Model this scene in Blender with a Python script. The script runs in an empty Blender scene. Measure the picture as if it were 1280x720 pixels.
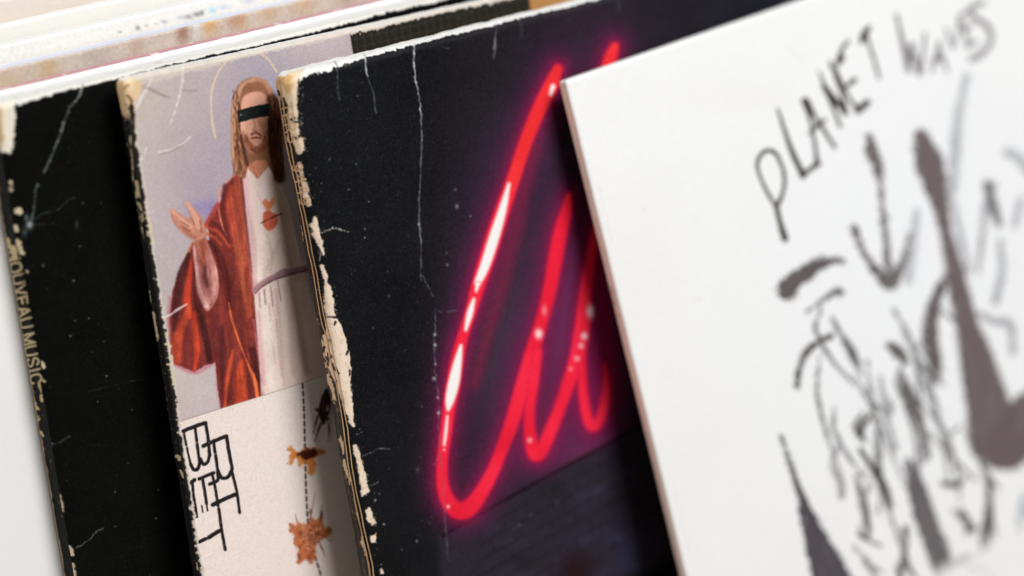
import bpy, math
import numpy as np
from mathutils import Matrix, Vector
from mathutils.geometry import tessellate_polygon

# ------------------------------------------------------------------ camera
F = 3022.0                       # focal length in pixels of a 1280 px frame = 85 mm on 36 mm


def nrm(v):
    v = np.asarray(v, float)
    return v / np.linalg.norm(v)


def row_dir(u, v, slope, c):     # direction (in lens axes) of a top edge, from its slope and how much it recedes
    U = (u - 640) / F; V = (v - 360) / F
    a = np.linspace(.3, 1, 20001); b = slope * (a - U * c) + V * c
    i = np.argmin(abs(a * a + b * b + c * c - 1))
    return nrm([a[i], b[i], c])


def down_dir(u, v, q, R):        # direction of a spine, square to the top edge
    U = (u - 640) / F; V = (v - 360) / F
    A = np.array([[1, -q, -(U - q * V)], R])
    D = np.linalg.svd(A)[2][2]
    return D * np.sign(D[1])


def ray(u, v):
    return np.array([(u - 640) / F, (v - 360) / F, 1.0])


R3 = row_dir(520, 48, -.245, .58)
D3 = down_dir(420, 400, .172, R3)
N3 = np.cross(R3, D3)            # points away from the lens
M = np.array([R3, N3, -D3])      # world X along the sleeves, Y to the back, Z up
TOP = .318                       # height of the middle sleeve's top above the table
C3 = ray(366, 91) * .600
CAM = M @ (-C3) + np.array([0, 0, TOP])


def to_world_dir(d):
    return M @ np.asarray(d, float)


sc = bpy.context.scene
col = sc.collection
cam = bpy.data.cameras.new('camera'); camo = bpy.data.objects.new('camera', cam); col.objects.link(camo)
sc.camera = camo
cam.lens = 85; cam.sensor_width = 36; cam.sensor_fit = 'HORIZONTAL'
cam.clip_start = .02; cam.clip_end = 50
xr, yd, zf = (to_world_dir(e) for e in np.eye(3))
mw = np.eye(4); mw[:3, 0] = xr; mw[:3, 1] = -yd; mw[:3, 2] = -zf; mw[:3, 3] = CAM
camo.matrix_world = Matrix(mw.tolist())
cam.dof.use_dof = True
cam.dof.focus_distance = .618
cam.dof.aperture_fstop = 4.3
cam.dof.aperture_blades = 0

# ------------------------------------------------------------------ light
w = bpy.data.worlds.new('World'); sc.world = w; w.use_nodes = True
w.node_tree.nodes['Background'].inputs[0].default_value = (.97, .98, 1.0, 1)
w.node_tree.nodes['Background'].inputs[1].default_value = .03


def area(name, loc, target, size, power, colr=(1, 1, 1)):
    l = bpy.data.lights.new(name, 'AREA'); l.shape = 'DISK'; l.size = size; l.energy = power; l.color = colr
    o = bpy.data.objects.new(name, l); col.objects.link(o)
    o.location = loc
    o.rotation_euler = (Vector(target) - Vector(loc)).to_track_quat('-Z', 'Y').to_euler()
    return o


TGT = (.08, 0, .25)
LD = nrm([.15, -.90, .82])
area('window_lamp', tuple(np.array(TGT) + LD * 1.6), TGT, .85, 33, (1.0, .995, .99))

FD = nrm([-1.0, -.07, .35])
area('side_lamp', tuple(np.array(TGT) + FD * 1.3), TGT, .30, 6.0, (1.0, .95, .90))

sc.view_settings.view_transform = 'Standard'; sc.view_settings.look = 'None'
sc.view_settings.exposure = 0; sc.view_settings.gamma = 1
sc.view_settings.use_curve_mapping = False
sc.cycles.use_denoising = True
sc.cycles.max_bounces = 6

rng = np.random.default_rng(7)


# ------------------------------------------------------------------ noise
def vnoise(h, w_, cell, seed):
    r = np.random.default_rng(seed)
    gh, gw = int(h / cell) + 3, int(w_ / cell) + 3
    g = r.random((gh, gw), dtype=np.float32) * 2 - 1
    y = np.arange(h, dtype=np.float32) / cell; x = np.arange(w_, dtype=np.float32) / cell
    yi = y.astype(int); xi = x.astype(int)
    fy = (y - yi); fx = (x - xi)
    fy = (fy * fy * (3 - 2 * fy))[:, None]; fx = (fx * fx * (3 - 2 * fx))[None, :]
    a = g[yi][:, xi]; b = g[yi][:, xi + 1]; c = g[yi + 1][:, xi]; d = g[yi + 1][:, xi + 1]
    return (a * (1 - fx) + b * fx) * (1 - fy) + (c * (1 - fx) + d * fx) * fy


def fbm(h, w_, cell, seed, o=4):
    t = 0; a = 1; s = 0
    for i in range(o):
        if cell < 1: break
        t = t + a * vnoise(h, w_, cell, seed + i); s += a; a *= .55; cell /= 2
    return t / s


def sm(x):
    x = np.clip(x, 0, 1)
    return x * x * (3 - 2 * x)


def catmull(P, n=8):
    P = np.asarray(P, float)
    if len(P) < 3: n = 4
    Q = np.vstack([2 * P[0] - P[1], P, 2 * P[-1] - P[-2]])
    out = []
    for i in range(1, len(Q) - 2):
        p0, p1, p2, p3 = Q[i - 1:i + 3]
        for k in range(n):
            t = k / n
            out.append(.5 * (2 * p1 + (p2 - p0) * t + (2 * p0 - 5 * p1 + 4 * p2 - p3) * t * t + (3 * p1 - p0 - 3 * p2 + p3) * t ** 3))
    out.append(P[-1])
    return np.array(out)


LIGHT = 1.02     # a white of this albedo leaves the lamp-lit sleeves at 1


def s2l(c):
    c = np.asarray(c, np.float32)
    return np.where(c <= .04045, c / 12.92, ((c + .055) / 1.055) ** 2.4)


def l2s(c):
    return np.where(c <= .0031308, c * 12.92, 1.055 * np.maximum(c, 0) ** (1 / 2.4) - .055)


# ------------------------------------------------------------------ sleeve
class Sleeve:
    def __init__(s, name, px, gap, slope, slope_at, c, q, q_at, th, r=.0012, W=.315, rc=.0015, rb=.0004, like=None):
        s.name = name; s.rb = rb
        Rc = row_dir(*slope_at, slope, c); Dc = down_dir(*q_at, q, Rc)
        s.R = to_world_dir(Rc); s.D = to_world_dir(Dc)
        if like is not None: s.R = like.R; s.D = like.D
        s.N = np.cross(s.R, s.D)
        if s.N[1] < 0: s.N = -s.N
        d = to_world_dir(ray(*px))
        if like is None: s.C = CAM + d * ((gap - CAM[1]) / d[1])
        else: s.C = CAM + d * (((like.C + like.N * gap - CAM) @ like.N) / (d @ like.N))
        s.th = th; s.r = r; s.W = W; s.rc = rc
        s.H = (s.C[2] - .0006) / abs(s.D[2]) if s.C[2] > .2 else .31
        low = min((s.C + s.D * s.H)[2], (s.C + s.D * s.H + s.R * W)[2])
        s.H += (low - .0006) / abs(s.D[2])
        s.kids = []

    def surf(s, a, b, side='front', z=0.0):
        """a, b: metres from left / top edge.  side front: the cover with its rounded rim."""
        a = np.asarray(a, float); b = np.asarray(b, float)
        rc = s.rc; r = s.r if side == 'front' else s.rb
        qx = np.maximum(rc - a, 0); qy = np.maximum(rc - b, 0)
        m = np.maximum(qx, qy); L = np.sqrt(qx * qx + qy * qy) + 1e-12
        k = np.where((qx > 0) & (qy > 0), m / L, 1.0)
        a2 = np.where(a < rc, rc - qx * k, a); b2 = np.where(b < rc, rc - qy * k, b)
        q = np.sqrt(np.maximum(rc - a2, 0) ** 2 + np.maximum(rc - b2, 0) ** 2)
        e = np.clip((q - (rc - r)) / r, 0, 1)
        dz = r * (1 - np.sqrt(np.maximum(1 - e * e, 0)))
        return a2, b2, dz

    def point(s, a, b, n):
        return (s.C[None, :] + np.asarray(a).reshape(-1, 1) * s.R + np.asarray(b).reshape(-1, 1) * s.D
                + np.asarray(n).reshape(-1, 1) * s.N)

    def on_front(s, u, v):       # picture point -> metres on the cover plane
        u = np.atleast_1d(np.asarray(u, float)); v = np.atleast_1d(np.asarray(v, float))
        d = (M @ np.stack([(u - 640) / F, (v - 360) / F, np.ones_like(u)])).T
        t = ((s.C - CAM) @ s.N) / (d @ s.N)
        P = CAM + d * t[:, None] - s.C
        return P @ s.R, P @ s.D

    def on_spine(s, u, v):
        u = np.atleast_1d(np.asarray(u, float)); v = np.atleast_1d(np.asarray(v, float))
        d = (M @ np.stack([(u - 640) / F, (v - 360) / F, np.ones_like(u)])).T
        t = ((s.C - CAM) @ s.R) / (d @ s.R)
        P = CAM + d * t[:, None] - s.C
        return P @ s.N, P @ s.D


def project(P):
    c = (P - CAM) @ M            # M rows are world axes in lens coordinates
    return c[:, 0] / c[:, 2] * F + 640, c[:, 1] / c[:, 2] * F + 360


class Canvas:
    """The print on one sheet of a sleeve.  Marks are laid out on the sheet itself."""
    def __init__(s, sl, kind, w, h, res, base, seed=1):
        s.sl = sl; s.kind = kind; s.w = w; s.h = h
        s.nx = int(w / res); s.ny = int(h / res); s.res = res
        A, B = np.meshgrid((np.arange(s.nx) + .5) * res, (np.arange(s.ny) + .5) * res)
        s.A = A.astype(np.float32); s.B = B.astype(np.float32)
        if kind == 'front':
            a2, b2, dz = sl.surf(A.ravel(), B.ravel())
            P = sl.point(a2, b2, dz)
        else:                    # spine: A runs from the cover (0) to the back
            P = sl.point(np.zeros(A.size), B.ravel(), A.ravel())
        U, V = project(P)
        s.U = U.reshape(A.shape).astype(np.float32); s.V = V.reshape(A.shape).astype(np.float32)
        s.img = np.empty((s.ny, s.nx, 3), np.float32); s.img[:] = np.asarray(base, np.float32) / 255
        s.ht = np.full((s.ny, s.nx), .5, np.float32)
        s.n1 = fbm(s.ny, s.nx, .0009 / res, seed * 31 + 5, 4)
        s.n2 = fbm(s.ny, s.nx, .012 / res, seed * 31 + 50, 5)

    def box(s, pts, m):
        p = np.asarray(pts, float)
        x0, y0 = p.min(0) - m; x1, y1 = p.max(0) + m
        us = np.linspace(x0, x1, 5); vs = np.linspace(y0, y1, 5)
        uu, vv = np.meshgrid(us, vs)
        a, b = (s.sl.on_front if s.kind == 'front' else s.sl.on_spine)(uu.ravel(), vv.ravel())
        pad = 2 + .0012 / s.res
        i0 = int(np.clip(b.min() / s.res - pad, 0, s.ny)); i1 = int(np.clip(b.max() / s.res + pad, 0, s.ny))
        j0 = int(np.clip(a.min() / s.res - pad, 0, s.nx)); j1 = int(np.clip(a.max() / s.res + pad, 0, s.nx))
        return slice(i0, i1), slice(j0, j1)

    def mix(s, sl_, al, c, h=None):
        c = np.asarray(c, np.float32) / 255
        al = al[..., None]
        s.img[sl_] = s.img[sl_] * (1 - al) + c * al
        if h is not None: s.ht[sl_] += al[..., 0] * h

    def poly(s, pts, c, soft=1.2, rough=0, alpha=1, h=None, smooth=False, freq=1):
        if smooth:
            q = catmull(list(pts) + [pts[0]], 5)[:-1]
        else: q = np.asarray(pts, float)
        k = s.box(q, soft + rough + 2)
        U = s.U[k]; V = s.V[k]
        if U.size == 0: return
        d2 = np.full(U.shape, 1e9, np.float32); ins = np.zeros(U.shape, bool)
        for i in range(len(q)):
            x0, y0 = q[i]; x1, y1 = q[(i + 1) % len(q)]
            ex, ey = x1 - x0, y1 - y0
            t = np.clip(((U - x0) * ex + (V - y0) * ey) / (ex * ex + ey * ey + 1e-9), 0, 1)
            d2 = np.minimum(d2, (U - x0 - t * ex) ** 2 + (V - y0 - t * ey) ** 2)
            if ey != 0:
                cr = ((y0 > V) != (y1 > V)) & (U < ex * (V - y0) / ey + x0)
                ins ^= cr
        d = np.sqrt(d2) * np.where(ins, 1, -1)
        if rough: d = d + rough * s.n1[k] * 1.6
        s.mix(k, sm(d / (2 * soft) + .5) * alpha, c, h)

    def stroke(s, pts, wd, c, soft=1.0, rough=0, alpha=1, h=None, smooth=True, cols=None):
        P = np.asarray(pts, float)
        wd = np.full(len(P), wd, float) if np.isscalar(wd) else np.asarray(wd, float)
        X = np.column_stack([P, wd] + ([np.asarray(cols, float)] if cols is not None else []))
        if smooth: X = catmull(X, 6)
        k = s.box(X[:, :2], X[:, 2].max() / 2 + soft * 2 + rough + 2)
        U = s.U[k]; V = s.V[k]
        if U.size == 0: return
        best = np.full(U.shape, -1e9, np.float32)
        if cols is not None: cc = np.zeros(U.shape + (3,), np.float32)
        for i in range(len(X) - 1):
            x0, y0, w0 = X[i, :3]; x1, y1, w1 = X[i + 1, :3]
            ex, ey = x1 - x0, y1 - y0
            t = np.clip(((U - x0) * ex + (V - y0) * ey) / (ex * ex + ey * ey + 1e-9), 0, 1)
            d = (w0 + (w1 - w0) * t) / 2 - np.sqrt((U - x0 - t * ex) ** 2 + (V - y0 - t * ey) ** 2)
            if cols is not None:
                m = d > best
                cc[m] = (X[i, 3:] + (X[i + 1, 3:] - X[i, 3:]) * t[..., None])[m]
            best = np.maximum(best, d)
        if rough: best = best + rough * s.n1[k] * 1.6
        al = sm(best / (2 * soft) + .5) * alpha
        if cols is not None:
            a3 = al[..., None]
            s.img[k] = s.img[k] * (1 - a3) + cc / 255 * a3
            if h is not None: s.ht[k] += al * h
        else: s.mix(k, al, c, h)

    def blob(s, x, y, rx, ry, c, alpha=1, p=1.0, rot=0):
        R = max(rx, ry) * 2.2
        k = s.box([(x - R, y - R), (x + R, y + R)], 1)
        U = s.U[k] - x; V = s.V[k] - y
        cr, sr = math.cos(rot), math.sin(rot)
        g = np.exp(-(((U * cr + V * sr) / rx) ** 2 + ((-U * sr + V * cr) / ry) ** 2) ** p)
        s.mix(k, g * alpha, c)

    def grain(s, amt, amt2=0):
        g = np.random.default_rng(3).normal(0, 1, (s.ny, s.nx)).astype(np.float32)
        g = (g + np.roll(g, 1, 0) + np.roll(g, 1, 1) + np.roll(g, (1, 1), (0, 1))) / 2
        s.img += (g * amt / 255)[..., None] + (s.n2 * amt2 / 255)[..., None]

    def specks(s, n, c, r=(.4, 1.2), alpha=(.2, .8), seed=2, region=None):
        q = np.random.default_rng(seed)
        for i in range(n):
            if region: a, b = q.uniform(region[0], region[2]), q.uniform(region[1], region[3])
            else: a, b = q.uniform(0, s.w), q.uniform(0, s.h)
            rr = q.uniform(*r) ** 1.0 * .0002 / s.res
            i0, j0 = b / s.res, a / s.res
            m = int(rr * 2 + 2)
            y0, y1 = max(int(i0) - m, 0), min(int(i0) + m + 1, s.ny); x0, x1 = max(int(j0) - m, 0), min(int(j0) + m + 1, s.nx)
            if y1 <= y0 or x1 <= x0: continue
            yy, xx = np.mgrid[y0:y1, x0:x1]
            g = np.exp(-(((yy - i0) * q.uniform(.6, 1.4)) ** 2 + (xx - j0) ** 2) / (rr * rr)).astype(np.float32) * q.uniform(*alpha)
            s.mix((slice(y0, y1), slice(x0, x1)), g, c)

    def image(s):
        lin = np.clip(s2l(np.clip(s.img, 0, 1)) / LIGHT, 0, .9)
        out = np.ones((s.ny, s.nx, 4), np.float32)
        out[..., :3] = l2s(lin); out[..., 3] = np.clip(s.ht, 0, 1)
        im = bpy.data.images.new(s.sl.name + '_' + s.kind + '_print', s.nx, s.ny, alpha=True)
        im.alpha_mode = 'CHANNEL_PACKED'
        im.pixels.foreach_set(out[::-1].ravel()); im.update(); im.pack()
        return im


# ------------------------------------------------------------------ materials
def paper(name, colr=(.8, .8, .8), rough=.6, spec=.25, img=None, noise=.04, bump=.15, scale=900, hbump=0.0, band=None):
    m = bpy.data.materials.new(name); m.use_nodes = True
    nt = m.node_tree; N = nt.nodes; L = nt.links
    b = N['Principled BSDF']
    b.inputs['Roughness'].default_value = rough
    b.inputs['Specular IOR Level'].default_value = spec
    tc = N.new('ShaderNodeTexCoord')
    nz = N.new('ShaderNodeTexNoise'); nz.inputs['Scale'].default_value = scale; nz.inputs['Detail'].default_value = 5
    L.new(tc.outputs['Object'], nz.inputs['Vector'])
    nb = N.new('ShaderNodeTexNoise'); nb.inputs['Scale'].default_value = 35; nb.inputs['Detail'].default_value = 4
    L.new(tc.outputs['Object'], nb.inputs['Vector'])
    mul = N.new('ShaderNodeMapRange'); mul.inputs[3].default_value = 1 - noise; mul.inputs[4].default_value = 1 + noise
    L.new(nz.outputs['Fac'], mul.inputs[0])
    mul2 = N.new('ShaderNodeMapRange'); mul2.inputs[3].default_value = 1 - noise; mul2.inputs[4].default_value = 1 + noise
    L.new(nb.outputs['Fac'], mul2.inputs[0])
    mm = N.new('ShaderNodeMath'); mm.operation = 'MULTIPLY'
    L.new(mul.outputs[0], mm.inputs[0]); L.new(mul2.outputs[0], mm.inputs[1])
    sc_ = N.new('ShaderNodeVectorMath'); sc_.operation = 'SCALE'
    L.new(mm.outputs[0], sc_.inputs['Scale'])
    bp = N.new('ShaderNodeBump'); bp.inputs['Strength'].default_value = bump; bp.inputs['Distance'].default_value = .0002
    L.new(nz.outputs['Fac'], bp.inputs['Height'])
    last = bp
    if img:
        uv = N.new('ShaderNodeUVMap'); uv.uv_map = 'UVMap'
        t = N.new('ShaderNodeTexImage'); t.image = img; t.extension = 'EXTEND'; t.interpolation = 'Cubic'
        L.new(uv.outputs[0], t.inputs[0])
        # beyond the printed sheet's detailed area the plain stock colour goes on
        sep = N.new('ShaderNodeSeparateXYZ'); L.new(uv.outputs[0], sep.inputs[0])
        fx = N.new('ShaderNodeMapRange'); fx.inputs[1].default_value = .97; fx.inputs[2].default_value = 1.0
        L.new(sep.outputs[0], fx.inputs[0])
        fy = N.new('ShaderNodeMapRange'); fy.inputs[1].default_value = .03; fy.inputs[2].default_value = 0.0
        L.new(sep.outputs[1], fy.inputs[0])
        mx = N.new('ShaderNodeMath'); mx.operation = 'MAXIMUM'
        L.new(fx.outputs[0], mx.inputs[0]); L.new(fy.outputs[0], mx.inputs[1])
        mixn = N.new('ShaderNodeMix'); mixn.data_type = 'RGBA'
        L.new(mx.outputs[0], mixn.inputs[0]); L.new(t.outputs[0], mixn.inputs[6]); mixn.inputs[7].default_value = (*colr, 1)
        L.new(mixn.outputs[2], sc_.inputs[0])
        if hbump:
            b2 = N.new('ShaderNodeBump'); b2.inputs['Strength'].default_value = hbump; b2.inputs['Distance'].default_value = .0006
            L.new(t.outputs['Alpha'], b2.inputs['Height']); L.new(bp.outputs[0], b2.inputs['Normal']); last = b2
    elif band:
        # a worn or printed strip: two colours broken up along the edge
        rp = N.new('ShaderNodeTexNoise'); rp.inputs['Scale'].default_value = band[1]; rp.inputs['Detail'].default_value = 6
        L.new(tc.outputs['Object'], rp.inputs['Vector'])
        cr = N.new('ShaderNodeValToRGB')
        cr.color_ramp.elements[0].position = band[2]; cr.color_ramp.elements[0].color = (*colr, 1)
        cr.color_ramp.elements[1].position = band[2] + .06; cr.color_ramp.elements[1].color = (*band[0], 1)
        L.new(rp.outputs['Fac'], cr.inputs[0]); L.new(cr.outputs[0], sc_.inputs[0])
    else:
        sc_.inputs[0].default_value = colr
    L.new(sc_.outputs[0], b.inputs['Base Color'])
    L.new(last.outputs[0], b.inputs['Normal'])
    return m


def lin(r, g, b):
    return tuple(float(x) for x in s2l(np.array([r, g, b]) / 255) / LIGHT)


# ------------------------------------------------------------------ meshes
def link(name, verts, faces, mat, parent=None, uvs=None, smooth=True):
    me = bpy.data.meshes.new(name)
    v = np.asarray(verts, float)
    if parent is not None: v = v - np.array(parent.location)
    me.from_pydata(v.tolist(), [], faces)
    if uvs is not None:
        ul = me.uv_layers.new(name='UVMap')
        idx = np.empty(len(me.loops), int); me.loops.foreach_get('vertex_index', idx)
        ul.data.foreach_set('uv', np.asarray(uvs, float)[idx].astype(np.float32).ravel())
    me.materials.append(mat)
    if smooth: me.polygons.foreach_set('use_smooth', [True] * len(me.polygons))
    me.update()
    o = bpy.data.objects.new(name, me); col.objects.link(o)
    if parent is not None: o.parent = parent
    return o


def child_of(o, parent):         # sub-part: parent already carries the root's origin
    o.parent = parent


def grid_faces(ny, nx, flip=False):
    i = np.arange(ny - 1)[:, None] * nx + np.arange(nx - 1)[None, :]
    i = i.ravel()
    f = np.stack([i, i + nx, i + nx + 1, i + 1], 1)
    if flip: f = f[:, ::-1]
    return f.tolist()


_ng = np.random.default_rng(11).random((64, 64, 64)) * 2 - 1


def noise3(P, cell):
    q = P / cell; i = np.floor(q).astype(int); f = q - i; f = f * f * (3 - 2 * f)
    out = 0
    for dx in (0, 1):
        for dy in (0, 1):
            for dz in (0, 1):
                wgt = (f[:, 0] if dx else 1 - f[:, 0]) * (f[:, 1] if dy else 1 - f[:, 1]) * (f[:, 2] if dz else 1 - f[:, 2])
                out = out + wgt * _ng[(i[:, 0] + dx) % 64, (i[:, 1] + dy) % 64, (i[:, 2] + dz) % 64]
    return out


def fray(sl, P, edge, amp):
    """push worn rims in and out by a fraction of a millimetre"""
    k = np.exp(-(edge / .0022) ** 2) * amp
    n = noise3(P + 3, .0035) * .6 + noise3(P + 9, .0012) * .4
    n2 = noise3(P + 17, .003)
    n3 = noise3(P + 31, .0028)
    return P + (k * n)[:, None] * sl.D + (k * n2)[:, None] * sl.R * .9 + (k * n3)[:, None] * sl.N * .6


def spaced(L, fine=.00035, upto=.006, coarse=.004):
    a = np.arange(0, upto, fine)
    n = int((L - upto) / coarse) + 1
    return np.concatenate([a, np.linspace(upto, L, n)])


def build(sl, label, front_mat, spine_mat, top_mat, back_mat, front_size, spine_h=None, amp=.00018,
          group='record sleeves standing in a row', lean_fine=False, topg=None):
    root = bpy.data.objects.new('record_sleeve', None); col.objects.link(root)
    base = sl.C + sl.D * sl.H + sl.R * (sl.W / 2) + sl.N * (sl.th / 2)
    root.location = Vector(base.tolist())
    root['label'] = label; root['category'] = 'record sleeve'; root['group'] = group
    sl.root = root; sl.amp = amp
    W, H, th, r = sl.W, sl.H, sl.th, sl.r
    a = spaced(W); b = spaced(H)
    if lean_fine:    # worn rims need closely spaced points all along their length
        b = np.concatenate([np.arange(0, .006, .00035), np.arange(.006, .17, .0009), np.linspace(.17, H, 30)])
        a = np.concatenate([np.arange(0, .006, .00035), np.arange(.006, .13, .0012), np.linspace(.13, W, 40)])
    A, B = np.meshgrid(a, b)
    a2, b2, dz = sl.surf(A.ravel(), B.ravel())
    P = sl.point(a2, b2, dz)
    P = fray(sl, P, np.minimum(A.ravel(), B.ravel()), amp)
    fw, fh = front_size
    uv = np.stack([A.ravel() / fw, 1 - B.ravel() / fh], 1)
    sl.front = link('front_cover', P, grid_faces(len(b), len(a)), front_mat, root, uv)
    # back cover, mirrored rim
    a2, b2, dz = sl.surf(A.ravel(), B.ravel(), 'back')
    P = sl.point(a2, b2, th - dz)
    P = fray(sl, P, np.minimum(A.ravel(), B.ravel()), amp)
    link('back_cover', P, grid_faces(len(b), len(a), True), back_mat, root, uv)
    # spine
    n = np.linspace(r, th - sl.rb, 10)
    Nn, Bb = np.meshgrid(n, b)
    a2, b2, _ = sl.surf(np.zeros(Nn.size), Bb.ravel())
    P = fray(sl, sl.point(a2, b2, Nn.ravel()), np.minimum(Bb.ravel(), 0), amp)
    sh = spine_h or fh
    uv = np.stack([Nn.ravel() / th, 1 - Bb.ravel() / sh], 1)
    sl.spine = link('spine', P, grid_faces(len(b), len(n)), spine_mat, root, uv)
    # top edge
    Nn, Aa = np.meshgrid(n, a)
    a2, b2, _ = sl.surf(Aa.ravel(), np.zeros(Nn.size))
    P = fray(sl, sl.point(a2, b2, Nn.ravel()), np.minimum(Aa.ravel(), 0), amp)
    link('top_edge', P, grid_faces(len(a), len(n), True), top_mat, root)
    # fore edge (opening) and bottom edge
    P = sl.point([W, W, W, W], [r, H, H, r], [r * .2, r * .2, th - r * .2, th - r * .2])
    link('open_edge', P, [(0, 1, 2, 3)], back_mat, root, smooth=False)
    P = sl.point([r, W, W, r], [H, H, H, H], [r * .2, r * .2, th - r * .2, th - r * .2])
    link('bottom_edge', P, [(0, 1, 2, 3)], back_mat, root, smooth=False)
    sl.fw, sl.fh, sl.sh = fw, fh, sh
    sl.lift = .00002
    return root


def overlay(sl, name, pts, mat, on='front', parent=None, label=None, smooth=False, lift=None):
    """a printed mark as its own thin layer of ink lying on the cover (closed outline)"""
    q = catmull(list(pts) + [pts[0]], 5)[:-1] if smooth else np.asarray(pts, float)
    return _ink(sl, name, q, [tuple(t) for t in tessellate_polygon([[Vector((x, y, 0)) for x, y in q]])],
                mat, on, parent, label, lift)


def ribbon(sl, name, pts, wd, mat, on='front', parent=None, label=None, pad=1.0, lift=None, smooth=True):
    P = np.asarray(pts, float)
    wd = np.full(len(P), wd, float) if np.isscalar(wd) else np.asarray(wd, float)
    X = np.column_stack([P, wd])
    if smooth: X = catmull(X, 4)
    T = np.gradient(X[:, :2], axis=0); T /= np.linalg.norm(T, axis=1)[:, None] + 1e-9
    X[0, :2] -= T[0] * X[0, 2] / 2; X[-1, :2] += T[-1] * X[-1, 2] / 2
    nn = np.stack([-T[:, 1], T[:, 0]], 1) * (X[:, 2:3] / 2 + pad)
    Lp = X[:, :2] + nn; Rp = X[:, :2] - nn
    q = np.empty((2 * len(X), 2)); q[0::2] = Lp; q[1::2] = Rp
    if lift is None: sl.lift += .000006; lift = sl.lift + np.repeat(np.arange(len(X)), 2) * 6e-7
    f = [(2 * i, 2 * i + 1, 2 * i + 3, 2 * i + 2) for i in range(len(X) - 1)]
    return _ink(sl, name, q, f, mat, on, parent, label, lift)


def _ink(sl, name, q, faces, mat, on, parent, label, lift):
    sl.lift += .000006
    z = lift if lift is not None else sl.lift
    n = len(q)
    if on == 'front':
        a, b = sl.on_front(q[:, 0], q[:, 1])
        a = np.clip(a, .0034, sl.W - .001); b = np.clip(b, .0034, sl.H)
        a2, b2, dz = sl.surf(a, b)
        P = sl.point(a2, b2, dz - z)
        uv = np.stack([a / sl.fw, 1 - b / sl.fh], 1)
    else:
        # meet the spine or its rounded front fold, whichever the mark lies on
        d = (M @ np.stack([(q[:, 0] - 640) / F, (q[:, 1] - 360) / F, np.ones(n)])).T
        o_ = CAM - sl.C; r_ = sl.r

        def loc(t):
            P_ = o_ + d * t[:, None]
            return P_ @ sl.R, P_ @ sl.N, P_ @ sl.D
        t0 = -(o_ @ sl.R) / (d @ sl.R)
        t1 = np.maximum((r_ - o_ @ sl.R) / (d @ sl.R), (0 - o_ @ sl.N) / (d @ sl.N)) + 1e-6
        lo, hi = t0.copy(), np.maximum(t1, t0)
        for _ in range(40):
            mid = (lo + hi) / 2; x_, n_, _b = loc(mid)
            e_ = np.clip((r_ - n_) / r_, 0, 1)
            inside = (n_ >= 0) & (x_ >= r_ * (1 - np.sqrt(1 - e_ * e_)))
            hi = np.where(inside, mid, hi); lo = np.where(inside, lo, mid)
        x_, n_, b = loc(hi)
        n_ = np.minimum(n_, sl.th - sl.rb)
        P = fray(sl, sl.point(x_, b, n_), np.maximum(x_, 0), sl.amp) - np.asarray(z).reshape(-1, 1) * d * 2.5
        uv = np.stack([n_ / sl.th, 1 - b / sl.sh], 1)
    out_ = -sl.N if on == 'front' else -sl.R
    fixed = []
    for f_ in faces:             # every ink face looks outward
        p0, p1, p2 = P[f_[0]], P[f_[1]], P[f_[2]]
        fixed.append(tuple(f_) if np.cross(p1 - p0, p2 - p0) @ out_ >= 0 else tuple(f_[::-1]))
    o = link(name, P, fixed, mat, sl.root, uv, smooth=False)
    if parent is not None: o.parent = parent
    if label: o['label'] = label
    return o


def marks(sl, name, lines, mat, on='front', parent=None, label=None, pad=.6):
    """several strokes of one mark (a letter, a splash) as one ink layer; lines = [(points, width)]"""
    Q = []; Fs = []; Z = []; n = 0
    for k, (pts, wd) in enumerate(lines):
        P = np.asarray(pts, float)
        wd = np.full(len(P), wd, float) if np.isscalar(wd) else np.asarray(wd, float)
        X = np.column_stack([P, wd])
        X = catmull(X, 4) if len(P) > 2 else np.array([X[0] + (X[1] - X[0]) * t for t in np.linspace(0, 1, 7)])
        T = np.gradient(X[:, :2], axis=0); T /= np.linalg.norm(T, axis=1)[:, None] + 1e-9
        X[0, :2] -= T[0] * X[0, 2] / 2; X[-1, :2] += T[-1] * X[-1, 2] / 2
        nn = np.stack([-T[:, 1], T[:, 0]], 1) * (X[:, 2:3] / 2 + pad)
        q = np.empty((2 * len(X), 2)); q[0::2] = X[:, :2] + nn; q[1::2] = X[:, :2] - nn
        Q.append(q); Fs += [(n + 2 * i, n + 2 * i + 1, n + 2 * i + 3, n + 2 * i + 2) for i in range(len(X) - 1)]
        Z.append(np.full(len(q), sl.lift + k * .000001)); n += len(q)
    return _ink(sl, name, np.vstack(Q), Fs, mat, on, parent, label, np.concatenate(Z))


def word(sl, name, ls, wd, mat, on, label, pad=.5):
    """a line of lettering: an empty part holding one mesh per letter"""
    e = bpy.data.objects.new(name, None); col.objects.link(e); e.parent = sl.root; e['label'] = label
    for ch, g in ls:
        marks(sl, 'letter', [(l_, wd) for l_ in g], mat, on, e, pad=pad)
    return e


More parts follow.
